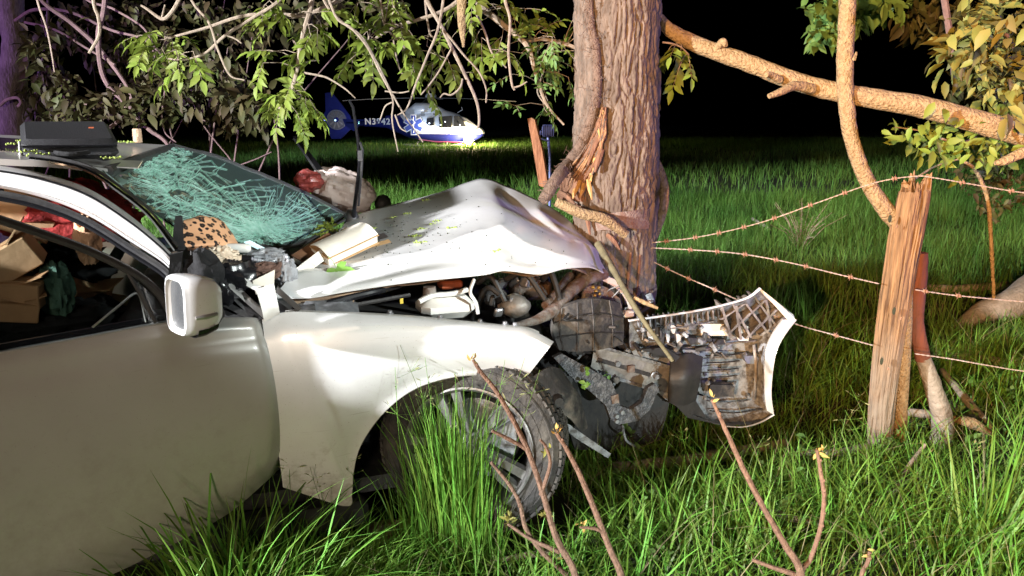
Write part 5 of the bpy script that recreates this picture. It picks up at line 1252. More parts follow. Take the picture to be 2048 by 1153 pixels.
# ---- limbs and hanging branches of the struck tree, drawn as pixel paths with a depth
def branch(poly, r, m_='twig', parent=tree, seg=36, noise=.10):
    wp_ = pv(poly)
    if poly[0][1] < 10 and parent is not None:
        wp_ = [wp_[0] + Vector((.25*(.5 - wp_[0].x), .35, 1.7)), wp_[0] + Vector((.04, .08, .6))] + wp_; r = [r[0]*1.5, r[0]*1.25] + list(r)
    pts = cat(wp_, seg + 14)
    rr = [q*.78*poly[0][2]/F for q in r]
    return MB().tube(pts, rr, 7, noise=noise, nscale=40).build('branch', M[m_], parent), pts
def leafy(br, pts, n, t0, t1, spread, ll, mat, pn=(7, 11), down=.5, lean=(0,0,0), seed=1, size=.11):
    r = np.random.default_rng(seed); cl = Cloud(); tw = MB()
    for k in range(n):
        i = int((t0 + (t1-t0)*r.random())*(len(pts)-1)); q = pts[i]
        off = r.normal(0, 1, 3)*np.array([spread, spread*.7, spread*.75]); b = q + off
        tw.tube([q, q + off*.5 + np.array([0,0,.012]), b], [.0022, .0013], 4, cap=False)
        for j in range(r.integers(1, 3)):
            d = off/(np.linalg.norm(off)+1e-6)*.6 + r.normal(0, .55, 3) + np.array([0,-.1,-down]) + np.array(lean)
            pinnate(cl, b, d, size*r.uniform(.7, 1.15), int(r.integers(*pn)), ll*r.uniform(.8, 1.15), r, tw)
    lo = cl.build('leaves', M[mat], br); lo['kind'] = 'stuff'
    tw.build('leaf_stalks', M['twig'], br)['kind'] = 'stuff'
up = 3.9
def B(poly, Y, r, **k): return branch([(a, b, Y + (q[0] if q else 0)) for a, b, *q in poly], r, **k)
B([(800,-260),(835,-60),(853,0),(880,48),(903,95),(925,140),(953,203),(958,247),(950,262)], 3.7, [8,7,6,5.5,5,4.5,4,3,2])
B([(600,-200),(640,-20),(677,38),(722,73),(754,127),(779,178),(807,228),(846,285)], 3.6, [5,4,3.5,3.2,3,2.6,2,1.4])
B([(625,-160),(665,19),(703,57),(735,95),(760,146),(785,197),(784,241),(796,304)], 3.55, [4,3.5,3,3,2.6,2.2,1.8,1.4])
B([(890,-40),(877,54),(855,111),(833,165),(814,216),(795,231)], 3.62, [4,3.4,3,2.6,2.2,1.5])
B([(885,60),(900,76),(928,111),(957,143),(972,178),(972,206)], 3.65, [3,3,2.6,2.4,2,1.8])
B([(925,158),(920,176),(903,190),(888,188),(880,196)], 3.68, [2.4,2.6,2.4,2,1.6])
B([(903,98),(880,140),(862,166),(842,190)], 3.7, [2.4,2.2,2,1.6])
B([(770,183),(800,186),(818,183)], 3.58, [2.2,2,1.6]); B([(784,205),(770,214),(760,240)], 3.55, [2,1.8,1.4]); B([(790,230),(800,255),(812,264)], 3.55, [2,1.8,1.4])
b8, p8 = B([(640,-160),(624,0),(606,70),(590,158),(572,203),(550,225)], 3.7, [8,6.5,5.5,4.5,3,2])
leafy(b8, p8, 24, .45, 1.0, .07, .066, 'leaf', seed=3, lean=(-.25,0,-.1), size=.09); 
b9, p9 = B([(608,146),(640,152),(658,158),(690,178),(711,197)], 3.68, [3,2.6,2.4,2,1.5])
b10, p10 = B([(330,80),(347,74),(410,57),(465,38),(506,30),(560,30),(617,28),(700,-10)], 3.75, [2,3,3.8,4.4,4.8,5,5,5])
leafy(b10, p10, 9, .0, .14, .06, .066, 'leaf', seed=5); leafy(b10, p10, 4, .6, .95, .09, .066, 'leaf', seed=6)
b11, p11 = B([(600,-60),(560,0),(506,36),(451,71),(410,107),(369,120),(336,118)], 3.6, [5,4.5,4,3.6,3.2,2.6,2]); leafy(b11, p11, 4, .85, 1, .05, .07, 'leaf', seed=7)
B([(360,-80),(383,0),(418,46),(435,98),(459,150),(489,161)], 3.5, [4,3.4,3,2.6,2.2,1.6])
B([(450,70),(470,78),(483,87)], 3.6, [2.4,2,1.8])
B([(180,-120),(187,0),(197,36),(198,71),(178,107)], 3.3, [5,4.5,4.2,4,3.4]); B([(380,-60),(358,0),(339,30),(323,38),(295,19),(282,11)], 3.4, [5,4.8,4.6,4.4,3.4,2.6]); B([(323,38),(327,22),(330,10)], 3.4, [2.6,2.2,1.8])
b18, p18 = B([(900,-120),(953,0),(995,41),(1052,89),(1071,146),(1093,209),(1128,250)], 3.8, [10,8.5,8,7,5,4,2.5]); leafy(b18, p18, 9, .32, .55, .06, .056, 'leaf', seed=8)
B([(1000,-80),(1010,0),(1020,41),(1017,105),(1023,165),(1029,181)], 3.5, [5,4,3.6,3.4,3,2.4]); B([(1026,176),(1040,172),(1054,164)], 3.5, [2.4,2,1.6])
b20, p20 = B([(925,-60),(941,0),(969,63),(985,108),(1013,136)], 3.7, [4,3.4,3,2.4,1.8]); leafy(b20, p20, 7, .45, .95, .055, .062, 'leaf', seed=9)
B([(700,110),(785,57),(833,41),(880,25),(915,3),(960,-40)], 3.85, [2.5,4,4.6,5,5.4,6])
b23, p23 = B([(1052,84),(1090,79),(1140,92),(1180,110)], 3.85, [5,5,5,5])
leafy(b23, p23, 5, .1, .6, .05, .056, 'leaf', seed=10, down=-.4); leafy(b23, p23, 14, .1, .75, .085, .045, 'leaf_cool', seed=11, lean=(0,0,-.9), pn=(7, 10))
b24, p24 = B([(1095,110),(1085,150),(1075,185),(1095,215)], 3.9, [3,2.6,2,1.5]); leafy(b24, p24, 13, 0, 1, .08, .045, 'leaf_cool', seed=12, pn=(7, 10))
b2, p2 = B([(760,-60),(765,30),(775,60),(800,85),(825,118)], 3.8, [3,2.6,2.4,2,1.6]); leafy(b2, p2, 12, .45, 1, .085, .068, 'leaf', seed=13)
b3, p3 = B([(850,-50),(858,60),(876,80),(886,105),(892,132)], 3.85, [3,2.6,2.4,2,1.6]); leafy(b3, p3, 9, .45, 1, .075, .068, 'leaf', seed=14)
b4, p4 = B([(740,60),(735,90),(728,115)], 3.75, [2.4,2,1.6]); leafy(b4, p4, 7, .2, 1, .05, .066, 'leaf', seed=15)
b5, p5 = B([(795,-80),(790,0),(785,60),(800,140),(825,160)], 3.9, [3,2.6,2.4,2,1.6]); leafy(b5, p5, 4, .4, .7, .06, .062, 'leaf', seed=16)
st = MB().slab(cpv(np.zeros((2,2,3)))*0 + np.array([[list(P(912,-60,3.6)), list(P(934,-60,3.6))], [list(P(924,90,3.6)), list(P(931,90,3.6))]]), np.array((0,.02,0))) if False else None
MB().tube(cat(pv([(922,-60,3.62),(923,0,3.62),(924,50,3.62),(927,95,3.62)]), 26), [.024,.023,.018,.006], 8, noise=.3, nscale=30, flat=.4).build('bark_strip', M['limb'], tree)
b6, p6 = B([(1325,85),(1345,88),(1362,95),(1378,110)], 3.7, [2.4,2.2,2,1.5]); leafy(b6, p6, 5, .3, 1, .035, .062, 'leaf', seed=17)

# ---- the broken limb over the fence and the leaning stem
bl = empty('broken_limb', P(1690,190,3.5), 'thick broken limb slanting from the trunk down over the fence', 'branch')
def limb(poly, r, par, name='limb', m_='limb', seed=0, n=26, noise=.11):
    return MB().tube(cat(pv(poly), 170), [q*poly[0][2]/F for q in r], n, noise=noise, nscale=30, seed=seed).build(name, M[m_], par)
limb([(1318,36,3.80),(1345,64,3.76),(1400,92,3.72),(1500,128,3.66),(1600,166,3.58),(1700,190,3.52),(1850,216,3.42),(2048,270,3.30),(2330,345,3.15),(2700,470,3.0),(3100,640,2.9)], [9,13,15,16,16.5,17,18.5,19.5,21,22,18], bl)
limb([(1625,178,3.52),(1590,172,3.48),(1562,184,3.44),(1538,193,3.42)], [10,9,7,5], bl, 'stub'); limb([(1560,160,3.55),(1540,150,3.52),(1532,151,3.5)], [8,6,4], bl, 'stub', seed=2)
limb([(1435,96,3.68),(1446,84,3.64),(1452,92,3.62)], [8,7,4], bl, 'knot', seed=3)
ls = empty('leaning_stem', P(1780,445,3.46), 'slim orange lit tree stem rising from behind the fence post', 'tree')
limb([(1690,-420,3.5),(1696,-80,3.5),(1694,30,3.5),(1690,130,3.5),(1693,210,3.48),(1706,290,3.48),(1738,370,3.48),(1775,425,3.47),(1800,470,3.5),(1812,600,3.56),(1800,880,3.58)], [16,15.5,15.5,15.5,15,14,15,16,14,13,13], ls, 'stem', seed=5)
limb([(1708,120,3.45),(1713,105,3.43)], [4,2], ls, 'stub', n=6)
o = limb([(2110,290,3.0),(2048,306,3.0),(2010,322,3.0),(1990,327,3.0)], [12,11,9,4], None, 'snapped_branch'); tag(o, 'pale snapped branch tip pointing in at the right frame edge', 'branch')
limb([(2070,225,3.3),(2035,236,3.3),(2015,246,3.3)], [4,4,2], bl, 'twig', n=6)

# ---- fence
pz = M['post'].copy(); pz.name = 'weathered_post_lit_top'; M['post_z'] = pz; nt = pz.node_tree; b = nt.nodes['Principled BSDF']  # grey weathered foot; orange top carries warm lamplight in the colour
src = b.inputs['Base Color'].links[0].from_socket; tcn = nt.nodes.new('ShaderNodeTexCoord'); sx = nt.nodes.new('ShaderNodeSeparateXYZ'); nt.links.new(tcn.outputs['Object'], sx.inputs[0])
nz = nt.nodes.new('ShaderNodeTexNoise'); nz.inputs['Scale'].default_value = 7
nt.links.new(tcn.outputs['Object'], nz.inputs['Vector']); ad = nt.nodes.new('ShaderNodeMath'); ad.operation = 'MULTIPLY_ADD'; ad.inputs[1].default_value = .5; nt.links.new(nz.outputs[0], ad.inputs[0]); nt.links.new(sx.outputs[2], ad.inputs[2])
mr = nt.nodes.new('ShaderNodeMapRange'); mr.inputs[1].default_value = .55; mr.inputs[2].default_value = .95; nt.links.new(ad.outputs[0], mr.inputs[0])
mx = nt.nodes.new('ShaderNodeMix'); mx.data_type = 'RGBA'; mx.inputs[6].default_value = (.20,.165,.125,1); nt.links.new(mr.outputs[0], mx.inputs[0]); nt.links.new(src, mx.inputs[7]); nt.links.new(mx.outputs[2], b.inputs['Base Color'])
fp = empty('fence_post', PG(1760,905), 'weathered split fence post leaning, orange lit, holding the barbed wire', 'fence post')
cl_ = [(1757,1010,3.5),(1757,905,3.5),(1768,760,3.48),(1790,600,3.46),(1812,470,3.45),(1826,400,3.44),(1832,366,3.44)]
pc = cat(pv(cl_), 130); wd = np.interp(np.linspace(0, 1, 130), np.linspace(0, 1, 7), [22,23,25,28,30,28,25])*3.46/F
na = 72; a = np.arange(na)/na*2*np.pi
ZZ = np.linspace(0, 1, 130)[:, None]; Ag = a[None, :] + 0*ZZ
gr = vnoise(np.stack([np.cos(Ag)*9, np.sin(Ag)*9, ZZ*2.5 + 0*Ag], -1), 3); gr2 = vnoise(np.stack([np.cos(Ag)*24, np.sin(Ag)*24, ZZ*5 + 0*Ag], -1), 8)
prf = 1 + .10*np.cos(2*Ag + .6) + .05*np.cos(3*Ag) - .16*np.clip((1 - np.abs(gr*2-1) - .86)/.14, 0, 1) + (gr2-.5)*.12
notch = np.exp(-((np.angle(np.exp(1j*(Ag - 5.15))))/.10)**2)*np.clip((ZZ - .74)/.12, 0, 1); prf -= .75*notch
R_ = prf*wd[:, None]; PC = np.array(pc)
V = PC[:, None, :] + np.stack([np.cos(Ag)*R_, np.sin(Ag)*R_*.8, 0*Ag], -1)
V[-14:, :, 2] += (np.cos(Ag[-14:] - .2)*.035 + (vnoise(np.stack([np.cos(Ag[-14:])*7, np.sin(Ag[-14:])*7, 0*Ag[-14:]], -1), 4) - .5)*.11)*np.linspace(0, 1, 14)[:, None]
m = MB(); m.grid(V, closed=True); top_ring = [tuple(q) for q in V[-1]]; m.add(top_ring + [tuple(V[-1].mean(0) - np.array([0,0,.03]))], [(i, (i+1) % na, na) for i in range(na)])
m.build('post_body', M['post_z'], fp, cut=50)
for x_, y_ in ((1792,456),(1800,640),(1775,740)):
    c = P(x_, y_, 3.375); MB().tube([c, c + Vector((.004,0,.012)), c + Vector((.008,.004,0))], .002, 5).build('staple', M['barb'], fp)
    MB().ball(c + Vector((-.03,.004,.04)), (.008,.006,.018), 8, 6).build('knot_hole', M['soil'], fp)
rp = empty('broken_post', PG(1875,915), 'crooked reddish broken post leaning behind the split fence post', 'post')
limb([(1842,506,3.62),(1838,560,3.62),(1832,640,3.62),(1846,720,3.62)], [13,16,15,15], rp, 'red_heartwood', 'redwood', 7)
limb([(1846,716,3.62),(1868,780,3.62),(1886,850,3.62),(1872,910,3.62),(1850,960,3.62)], [15,18,22,24,22], rp, 'weathered_butt', 'log', 8)
def wire(poly, label, barbs, thick=.0017):
    o = empty('barbed_wire', pv(poly)[0], label, 'barbed wire', 'strands of the barbed wire fence')
    m = 220; pts = cat(pv(poly), m)
    t = np.gradient(pts, axis=0); t /= np.linalg.norm(t, axis=1)[:, None]; s = np.cross(t, [0,0,1.0]); s /= np.linalg.norm(s, axis=1)[:, None]; u_ = np.cross(s, t)
    L = np.concatenate([[0], np.cumsum(np.linalg.norm(np.diff(pts, axis=0), axis=1))])
    for ph in (0, math.pi):
        a = L/.045*2*math.pi + ph; MB().tube(pts + .0019*(np.cos(a)[:, None]*s + np.sin(a)[:, None]*u_), thick*.8, 5).build('strand', M['wire'], o)
    first = None
    for k, bx_ in enumerate(barbs):
        proj = [(1024 + F*q[0]/1.0, i) for i, q in enumerate(pts)]
        # nearest sample to the asked pixel column
        best = min(range(m), key=lambda i: abs(1024 + F*(pts[i][0]/((pts[i][1])*math.cos(PIT) + (CAMH - pts[i][2])*math.sin(PIT))) - bx_))
        c = Vector(pts[best])
        if first is None:
            mb = MB(); ax = Vector(t[best])
            for o_ in (-.006, .006): mb.lathe([(.006,-.004),(.0085,-.002),(.0085,.002),(.006,.004)], ax*o_, ax, 8)
            for d_ in ((.3,.2,1),(-.4,-.3,-1),(.5,-.8,-.4),(-.5,.6,.7)):
                d_ = Vector(d_).normalized(); mb.tube([d_*-.002, d_*.018], [.0020,.0005], 5)
            first = mb.build('barb', M['barb'], None); first.location = c; adopt(first, o)
        else:
            nb = first.copy(); COL.objects.link(nb); nb.parent = o; nb.location = c - o.location
    return o
wire([(1296,487,3.60),(1400,474,3.55),(1520,446,3.50),(1640,404,3.45),(1750,366,3.42),(1830,353,3.38),(1868,356,3.36),(1950,370,3.34),(2048,386,3.3),(2250,410,3.25),(2560,420,3.2)], 'top strand of barbed wire rising to the post top and on to the right', [1335,1388,1440,1490,1548,1622,1688,1790,1926,2020])
wire([(1296,496,3.60),(1380,500,3.56),(1480,508,3.52),(1580,526,3.48),(1680,550,3.44),(1758,568,3.40)], 'middle strand of barbed wire between the trunk and the split post', [1380,1434,1490,1552,1612,1700])
wire([(1830,580,3.42),(1900,590,3.40),(1980,598,3.38),(2048,604,3.36),(2240,620,3.3),(2540,640,3.2)], 'middle strand of barbed wire running right from the posts', [1850,1916])
wire([(1298,520,3.62),(1360,550,3.56),(1430,580,3.48),(1500,611,3.44),(1590,648,3.42),(1660,668,3.42),(1745,691,3.40)], 'lowest strand of barbed wire sagging behind the bumper to the post', [1334,1378,1430,1672])
wire([(1830,708,3.42),(1900,718,3.40),(1980,732,3.38),(2060,744,3.36),(2240,760,3.3),(2530,800,3.2)], 'lowest strand of barbed wire right of the posts', [])
p0 = P(2545, 640, 3.2); ep = empty('end_post', Vector((p0.x, 3.2, 0)), 'round fence post holding the wires beyond the right frame edge', 'fence post')
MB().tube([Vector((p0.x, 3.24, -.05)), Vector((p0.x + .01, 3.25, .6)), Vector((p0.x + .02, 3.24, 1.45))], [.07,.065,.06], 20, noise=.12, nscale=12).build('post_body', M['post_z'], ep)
# ---- fallen wood on the ground
def fallen(poly, r, label, m_='log', seed=1):
    o = MB().tube(cat([PG(a, b, z) for a, b, z in poly], 50), [q*3.9/F for q in r], 12, noise=.22, nscale=16, seed=seed).build('fallen_branch', M[m_]); tag(o, label, 'branch', 'dead wood on the ground'); return o
fallen([(1850,712,.06),(1930,716,.07),(2060,730,.06),(2200,740,.05)], [9,12,11,9], 'grey fallen branch lying level behind the posts', seed=2)
fallen([(1884,742,.12),(1925,790,.10),(1962,835,.06),(1990,862,.03)], [7,8,10,7], 'grey fallen branch sloping towards the pale splintered piece', seed=3)
fallen([(1800,822,.05),(1880,832,.05),(1950,838,.05)], [8,10,10], 'low grey branch between the broken post and the splintered piece', seed=4)
fallen([(1900,836,.08),(1945,848,.1),(1982,868,.04)], [6,12,5], 'pale splintered piece of wood on the grass', 'limb', 5)
fallen([(1830,572,.08),(1900,578,.1),(2000,572,.1),(2060,566,.1)], [13,14,14,13], 'mossy log lying far back beyond the middle wire', seed=6)
fallen([(1225,935,.05),(1330,925,.06),(1440,910,.06),(1570,886,.05)], [8,10,11,8], 'mossy log in the grass before the bumper', seed=7)
fallen([(1590,905,.05),(1680,905,.05),(1730,895,.06)], [7,8,7], 'short grey branch at the foot of the split post', seed=8)
fallen([(1790,985,.02),(1820,930,.08),(1850,890,.14)], [4,4,3], 'thin grey stick propped between the two post feet', 'twig', 9)
fallen([(1505,438,.12),(1520,447,.10),(1540,458,.06)], [9,10,8], 'short broken log end lying out in the meadow', seed=10)
fallen([(1480,1000,.04),(1560,1030,.05),(1640,1050,.04)], [5,6,4], 'thin grey branch in the right foreground grass', seed=11)
fallen([(1150,1112,.04),(1080,1108,.05),(980,1124,.03)], [4,5,3], 'thin dead twig on the ground under the wheel', 'twig', 12)
rt = MB(); rt.tube(cat([PG(1905,662,.02), PG(1965,625,.12), PG(2040,600,.22), P(2140,520,6.3), P(2190,400,6.5), P(2200,200,6.6), P(2200,-200,6.6), P(2200,-900,6.6)], 70), [.03,.08,.13,.20,.22,.22,.22,.2], 24, noise=.2, nscale=6)
o = rt.build('tree_root_flare', M['log']); tag(o, 'pale flaring root of a tree at the right frame edge', 'tree root')
o = MB().tube(cat(pv([(1915,318,3.9),(1950,340,3.9),(1975,400,3.88),(1982,480,3.86),(1986,560,3.86),(1988,600,3.86)]), 40), [.007,.009,.010,.009,.007], 7, noise=.15, nscale=30).build('hanging_twig', M['limb']); tag(o, 'long thin bare twig hanging down at the right behind the wires', 'twig')
o = MB().tube(cat(pv([(1930,315,3.8),(1880,330,3.75),(1850,345,3.7),(1815,370,3.6),(1800,395,3.5)]), 30), [.004,.005,.005,.003], 6, noise=.1).build('arched_twig', M['twig']); tag(o, 'thin arched twig bending down onto the split post top', 'twig')

# ---- left tree, purple lit, and the thicket
lt = empty('left_tree', Vector((-4.55, 6.6, 0)), 'dark tree trunk at the left edge washed in purple beacon light', 'tree')
lc_ = [(30,900,6.6),(30,560,6.6),(28,260,6.6),(20,190,6.6),(28,130,6.6),(30,80,6.6),(22,30,6.6),(20,-60,6.6),(20,-500,6.6)]
pts = cat(pv(lc_), 110); rr = np.interp(np.linspace(0,1,110), np.linspace(0,1,9), [34,33,32,32,24,21,22,24,22])*6.6/F
MB().tube(pts, rr, 28, noise=.12, nscale=9).build('trunk', M['bark_left'], lt)
MB().tube(cat(pv([(0,212,6.4),(14,200,6.38),(34,196,6.36),(42,205,6.35),(36,214,6.36)]), 20), .012, 6).build('vine_loop', M['twig'], lt)
def lb(poly, r, m_='twig_dark'): return branch(poly, r, m_, lt, 40)
lb([(215,-200,5.8),(210,0,5.8),(197,68,5.8),(202,137,5.8),(219,175,5.8),(246,202,5.8),(260,227,5.8),(301,262,5.8),(331,284,5.8),(360,330,5.8)], [7,6,6.5,6,6,5.5,5.5,5,4.5,4])
lb([(60,-60,5.9),(82,0,5.9),(142,46,5.9),(191,90,5.9),(235,145,5.8),(260,186,5.8),(260,219,5.8),(235,245,5.8),(200,268,5.8),(150,300,5.8)], [5,4.5,5,5.5,4.5,4,5,4.5,4.5,4])
lb([(66,-80,5.2),(75,0,5.2),(93,55,5.2),(104,109,5.2),(109,145,5.2)], [3,3,2.6,2.2,1.5], 'twig')
lb([(30,42,6.4),(70,20,6.3),(140,25,6.2),(220,60,6.0),(290,80,5.9),(330,120,5.8)], [4,4,3.6,3.2,2.6,2]); lb([(50,45,6.4),(110,60,6.2),(170,95,6.0),(230,130,5.8)], [3.4,3,2.6,2])
lb([(88,205,6.1),(140,206,6.0),(190,212,5.9),(215,220,5.9)], [2.4,2.2,2,1.5]); lb([(160,-20,6),(230,20,5.9),(290,60,5.8),(310,115,5.8)], [3,2.8,2.4,1.6]); lb([(330,180,5.8),(324,230,5.8),(330,265,5.8),(352,285,5.8)], [2.2,2,1.8,1.4]); lb([(385,120,5.8),(383,190,5.8),(400,235,5.8),(420,245,5.8)], [1.6,1.5,1.4,1.2])
lb([(75,300,6.3),(72,180,6.3),(92,90,6.3),(96,0,6.3),(100,-150,6.3)], [3,3.4,3.4,3,3], 'bark_left')
def thicket(name, label, ells, Y, n, ll, mat, seed, stems=True, tilt=-.6, grp='shrubs of the roadside thicket'):
    r = np.random.default_rng(seed); c0 = PG(ells[0][0], 400); base = Vector((P(ells[0][0], 300, Y).x, Y, 0))
    o = empty(name, base, label, 'shrub', grp); cl = Cloud(); tw = MB()
    tot = sum(e[2]*e[3] for e in ells)
    for (cx, cy, rx, ry) in ells:
        k = int(n*rx*ry/tot)
        for i in range(k):
            a_ = r.uniform(0, 2*np.pi); q = np.sqrt(r.random()); b = np.array(list(P(cx + rx*q*np.cos(a_), cy + ry*q*np.sin(a_), Y + r.normal(0, .35))))
            d = r.normal(0, .8, 3) + np.array([0, -.3, tilt]); m_ = int(r.integers(3, 7))
            bb = b + r.normal(0, .035, (m_, 3)); dd = d + r.normal(0, .5, (m_, 3)); L = ll*r.uniform(.7, 1.25, m_)
            cl.add(*leaf_cloud(bb, dd, r.normal(0, .6, (m_, 3)) + np.array([0,-.5,.9]), L, L*r.uniform(.42, .55, m_), .25))
        if stems:
            e = np.array(list(P(cx, cy, Y)))
            for j in range(1):
                s_ = e + r.normal(0, .2, 3)
                tw.tube(cat([base + Vector((r.normal(0,.1), 0, 0)), Vector(s_).lerp(base, .5) + Vector((r.normal(0,.15), 0, .3)), s_], 14), [.010,.008,.004], 6, noise=.1)
    cl.build('leaves', M[mat], o)['kind'] = 'stuff'
    if tw.v: tw.build('stems', M['twig_dark'], o)
    return o
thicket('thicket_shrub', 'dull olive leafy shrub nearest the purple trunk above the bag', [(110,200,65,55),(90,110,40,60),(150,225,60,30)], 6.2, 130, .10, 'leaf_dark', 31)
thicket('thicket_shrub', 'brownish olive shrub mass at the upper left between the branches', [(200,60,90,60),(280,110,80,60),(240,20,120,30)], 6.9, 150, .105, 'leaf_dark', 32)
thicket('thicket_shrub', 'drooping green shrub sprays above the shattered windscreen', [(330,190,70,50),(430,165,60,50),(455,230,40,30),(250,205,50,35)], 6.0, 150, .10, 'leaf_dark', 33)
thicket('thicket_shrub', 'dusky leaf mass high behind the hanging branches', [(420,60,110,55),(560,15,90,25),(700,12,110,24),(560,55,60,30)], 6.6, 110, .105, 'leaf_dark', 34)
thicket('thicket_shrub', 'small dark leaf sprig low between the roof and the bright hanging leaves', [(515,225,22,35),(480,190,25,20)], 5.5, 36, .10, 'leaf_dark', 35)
# right side shrub and far foliage
o = thicket('right_shrub', 'yellow green leafy shrub filling the upper right corner', [(2010,90,60,80),(1960,130,60,55),(2030,190,50,60),(1930,80,45,40),(1990,30,60,30)], 3.9, 170, .088, 'leaf_yellow', 41, False, -.5, None)
o = thicket('right_shrub', 'green leaf spray hanging over the broken limb at the right', [(1850,270,65,22),(1920,290,60,28),(1990,310,50,30),(1900,240,40,15),(2000,250,50,35)], 3.75, 80, .066, 'leaf', 42, False, -.3, None)
limbp = MB().tube(cat(pv([(2100,210,3.8),(2000,250,3.75),(1920,285,3.75),(1840,262,3.75),(1790,255,3.75)]), 24), [.008,.007,.005,.002], 6, noise=.1).build('twig', M['twig'], o)
for q in ([(2150,560,4.4),(2110,330,4.3),(2050,150,4.1),(2000,40,4.0),(1960,-60,4.0)], [(2160,560,4.4),(2150,300,4.2),(2120,210,3.9),(2060,215,3.8),(2000,250,3.75)]):
    b0 = P(*q[0]); MB().tube(cat([[b0.x, b0.y, 0]] + [list(P(*w_)) for w_ in q], 40), [.03,.026,.022,.016,.010,.006], 8, noise=.12).build('stem', M['twig_dark'], o)
MB().tube(cat(pv([(1880,-60,4.4),(1895,40,4.4),(1905,110,4.4),(1906,150,4.4)]), 20), [.018,.018,.016,.012], 8, noise=.15).build('stem', M['twig_dark'], o)
thicket('far_foliage', 'dark bluish leaves hanging at the top behind the leaning stem', [(1680,20,70,35),(1650,65,30,30),(1760,10,50,20)], 5.5, 80, .11, 'leaf_cool', 43, False, -.7, None)
thicket('far_foliage', 'dim brownish leaves behind the upper right shrub', [(1880,30,70,30),(1930,60,60,50),(1960,180,50,60),(1840,40,40,25)], 5.6, 110, .11, 'leaf_dark', 44, False, -.7, None)
thicket('dark_brush', 'dim tangled brush at the right behind the wires', [(2000,370,60,50),(1960,330,40,30)], 5.0, 60, .06, 'leaf_dark', 45, False, -.3, None)
# young cedar out in the meadow
cd = empty('meadow_seedling', PG(1600,505), 'feathery light green seedling bush standing out in the meadow', 'bush')
cl = Cloud(); r = np.random.default_rng(8); cb = np.array(list(PG(1600,505)))
tw = MB()
for k in range(26):
    e = cb + np.array([r.normal(0,.28), r.normal(0,.2), r.uniform(.25,.66)]); tw.tube([cb, (cb+e)/2 + np.array([0,0,.08]), e], [.006,.003], 5, cap=False)
    nb = 60; t = r.random(nb)[:, None]; bb = cb*(1-t) + e*t + np.array([0,0,.16])*t*(1-t)*2
    L = r.uniform(.03,.07,nb); cl.add(*leaf_cloud(bb, r.normal(0,1,(nb,3)) + np.array([0,0,.5]), r.normal(0,1,(nb,3)), L, L*.12))
cl.build('needles', M['grass_field'], cd)['kind'] = 'stuff'; tw.build('stems', M['twig'], cd)

# ---- sucker shoots in the foreground
def shoot(poly, r, label, buds=(), side=()):
    Yb = poly[-1][2]; q = P(poly[-1][0] + 12, poly[-1][1] + 60, Yb); base = Vector((q.x, Yb, 0))
    o = empty('sucker_shoot', base, label, 'shoot', 'bare shoots in the foreground')
    pts = cat([list(p) for p in pv(poly)] + [list(base)], 60)
    MB().tube(pts, [k*Yb/F for k in r], 8, noise=.22, nscale=70).build('stem', M['sucker'], o)
    for i in range(4, 56, 4):
        c = Vector(pts[i]); MB().ball(c + Vector((rj.uniform(-.005,.005), -.004, 0)), (.0042,.0042,.006), 6, 5).build('bud_scar', M['sucker'], o)
    for sp, sr in side: MB().tube(cat([list(p) for p in pv(sp)], 20), [k*Yb/F for k in sr], 7, noise=.2, nscale=70).build('side_twig', M['sucker'], o)
    for bx_, by_, n_, m_ in buds:
        cl = Cloud(); c = np.array(list(P(bx_, by_, Yb))); L = rg.uniform(.012, .028, n_)
        cl.add(*leaf_cloud(c + rg.normal(0, .006, (n_, 3)), rg.normal(0, .7, (n_, 3)) + np.array([0,-.2,.6]), rg.normal(0, 1, (n_, 3)), L, L*.4)); cl.build('bud_leaves', M[m_], o)
    return o
shoot([(946,720,2.15),(962,745,2.15),(1000,795,2.15),(1050,888,2.15),(1085,985,2.15),(1112,1075,2.15),(1150,1150,2.15)], [3.5,4.5,5,6,6.5,7,8,8], 'tall bare shoot rising before the front wheel', ((946,720,6,'bud'),(1090,1030,14,'leaf_yellow'),(1095,905,8,'leaf_yellow')), (([(1056,900,2.15),(1020,880,2.14),(984,862,2.13)], [5,4.5,3.5]), ([(1082,990,2.15),(1100,930,2.14),(1092,895,2.13),(1080,880,2.13)], [5,4,3.5,3])))
shoot([(982,925,2.3),(1020,972,2.3),(1040,1010,2.3),(1052,1058,2.3),(1085,1105,2.3),(1140,1160,2.3)], [3.5,4,4.5,5,5.5,6,6], 'thin grey shoot low before the wheel', ((1016,1042,26,'leaf_yellow'),(1105,1110,10,'leaf_yellow')), (([(1015,1048,2.3),(1060,1078,2.28),(1120,1105,2.27)], [3,4,5]),))
shoot([(1112,866,2.05),(1135,902,2.05),(1165,962,2.05),(1195,1035,2.05),(1220,1100,2.05),(1245,1165,2.05)], [4,5,6,6.5,7,8,8], 'reddish shoot right of the wheel with a yellow tip', ((1112,864,10,'bud'),(1160,1055,8,'bud')), (([(1212,1068,2.05),(1190,1058,2.04),(1160,1055,2.03)], [4.5,4,3]),))
shoot([(1424,800,2.1),(1455,868,2.1),(1490,945,2.1),(1535,1030,2.1),(1570,1090,2.1),(1602,1150,2.1)], [3.5,5,6,6.5,7.5,8.5,9], 'reddish shoot standing before the torn bumper', ((1424,800,3,'bud'),), ())
shoot([(1634,900,2.12),(1642,950,2.12),(1648,1000,2.12),(1640,1060,2.12),(1620,1120,2.12),(1604,1152,2.12)], [3.5,4.5,5,5,5.5,6,7], 'short upright shoot with orange tip right of the bumper', ((1634,905,9,'bud'),), ())
shoot([(1740,1104,2.2),(1735,1125,2.2),(1722,1160,2.2)], [4,4.5,5,5], 'tiny orange budded shoot at the bottom edge', ((1738,1108,9,'bud'),), ())
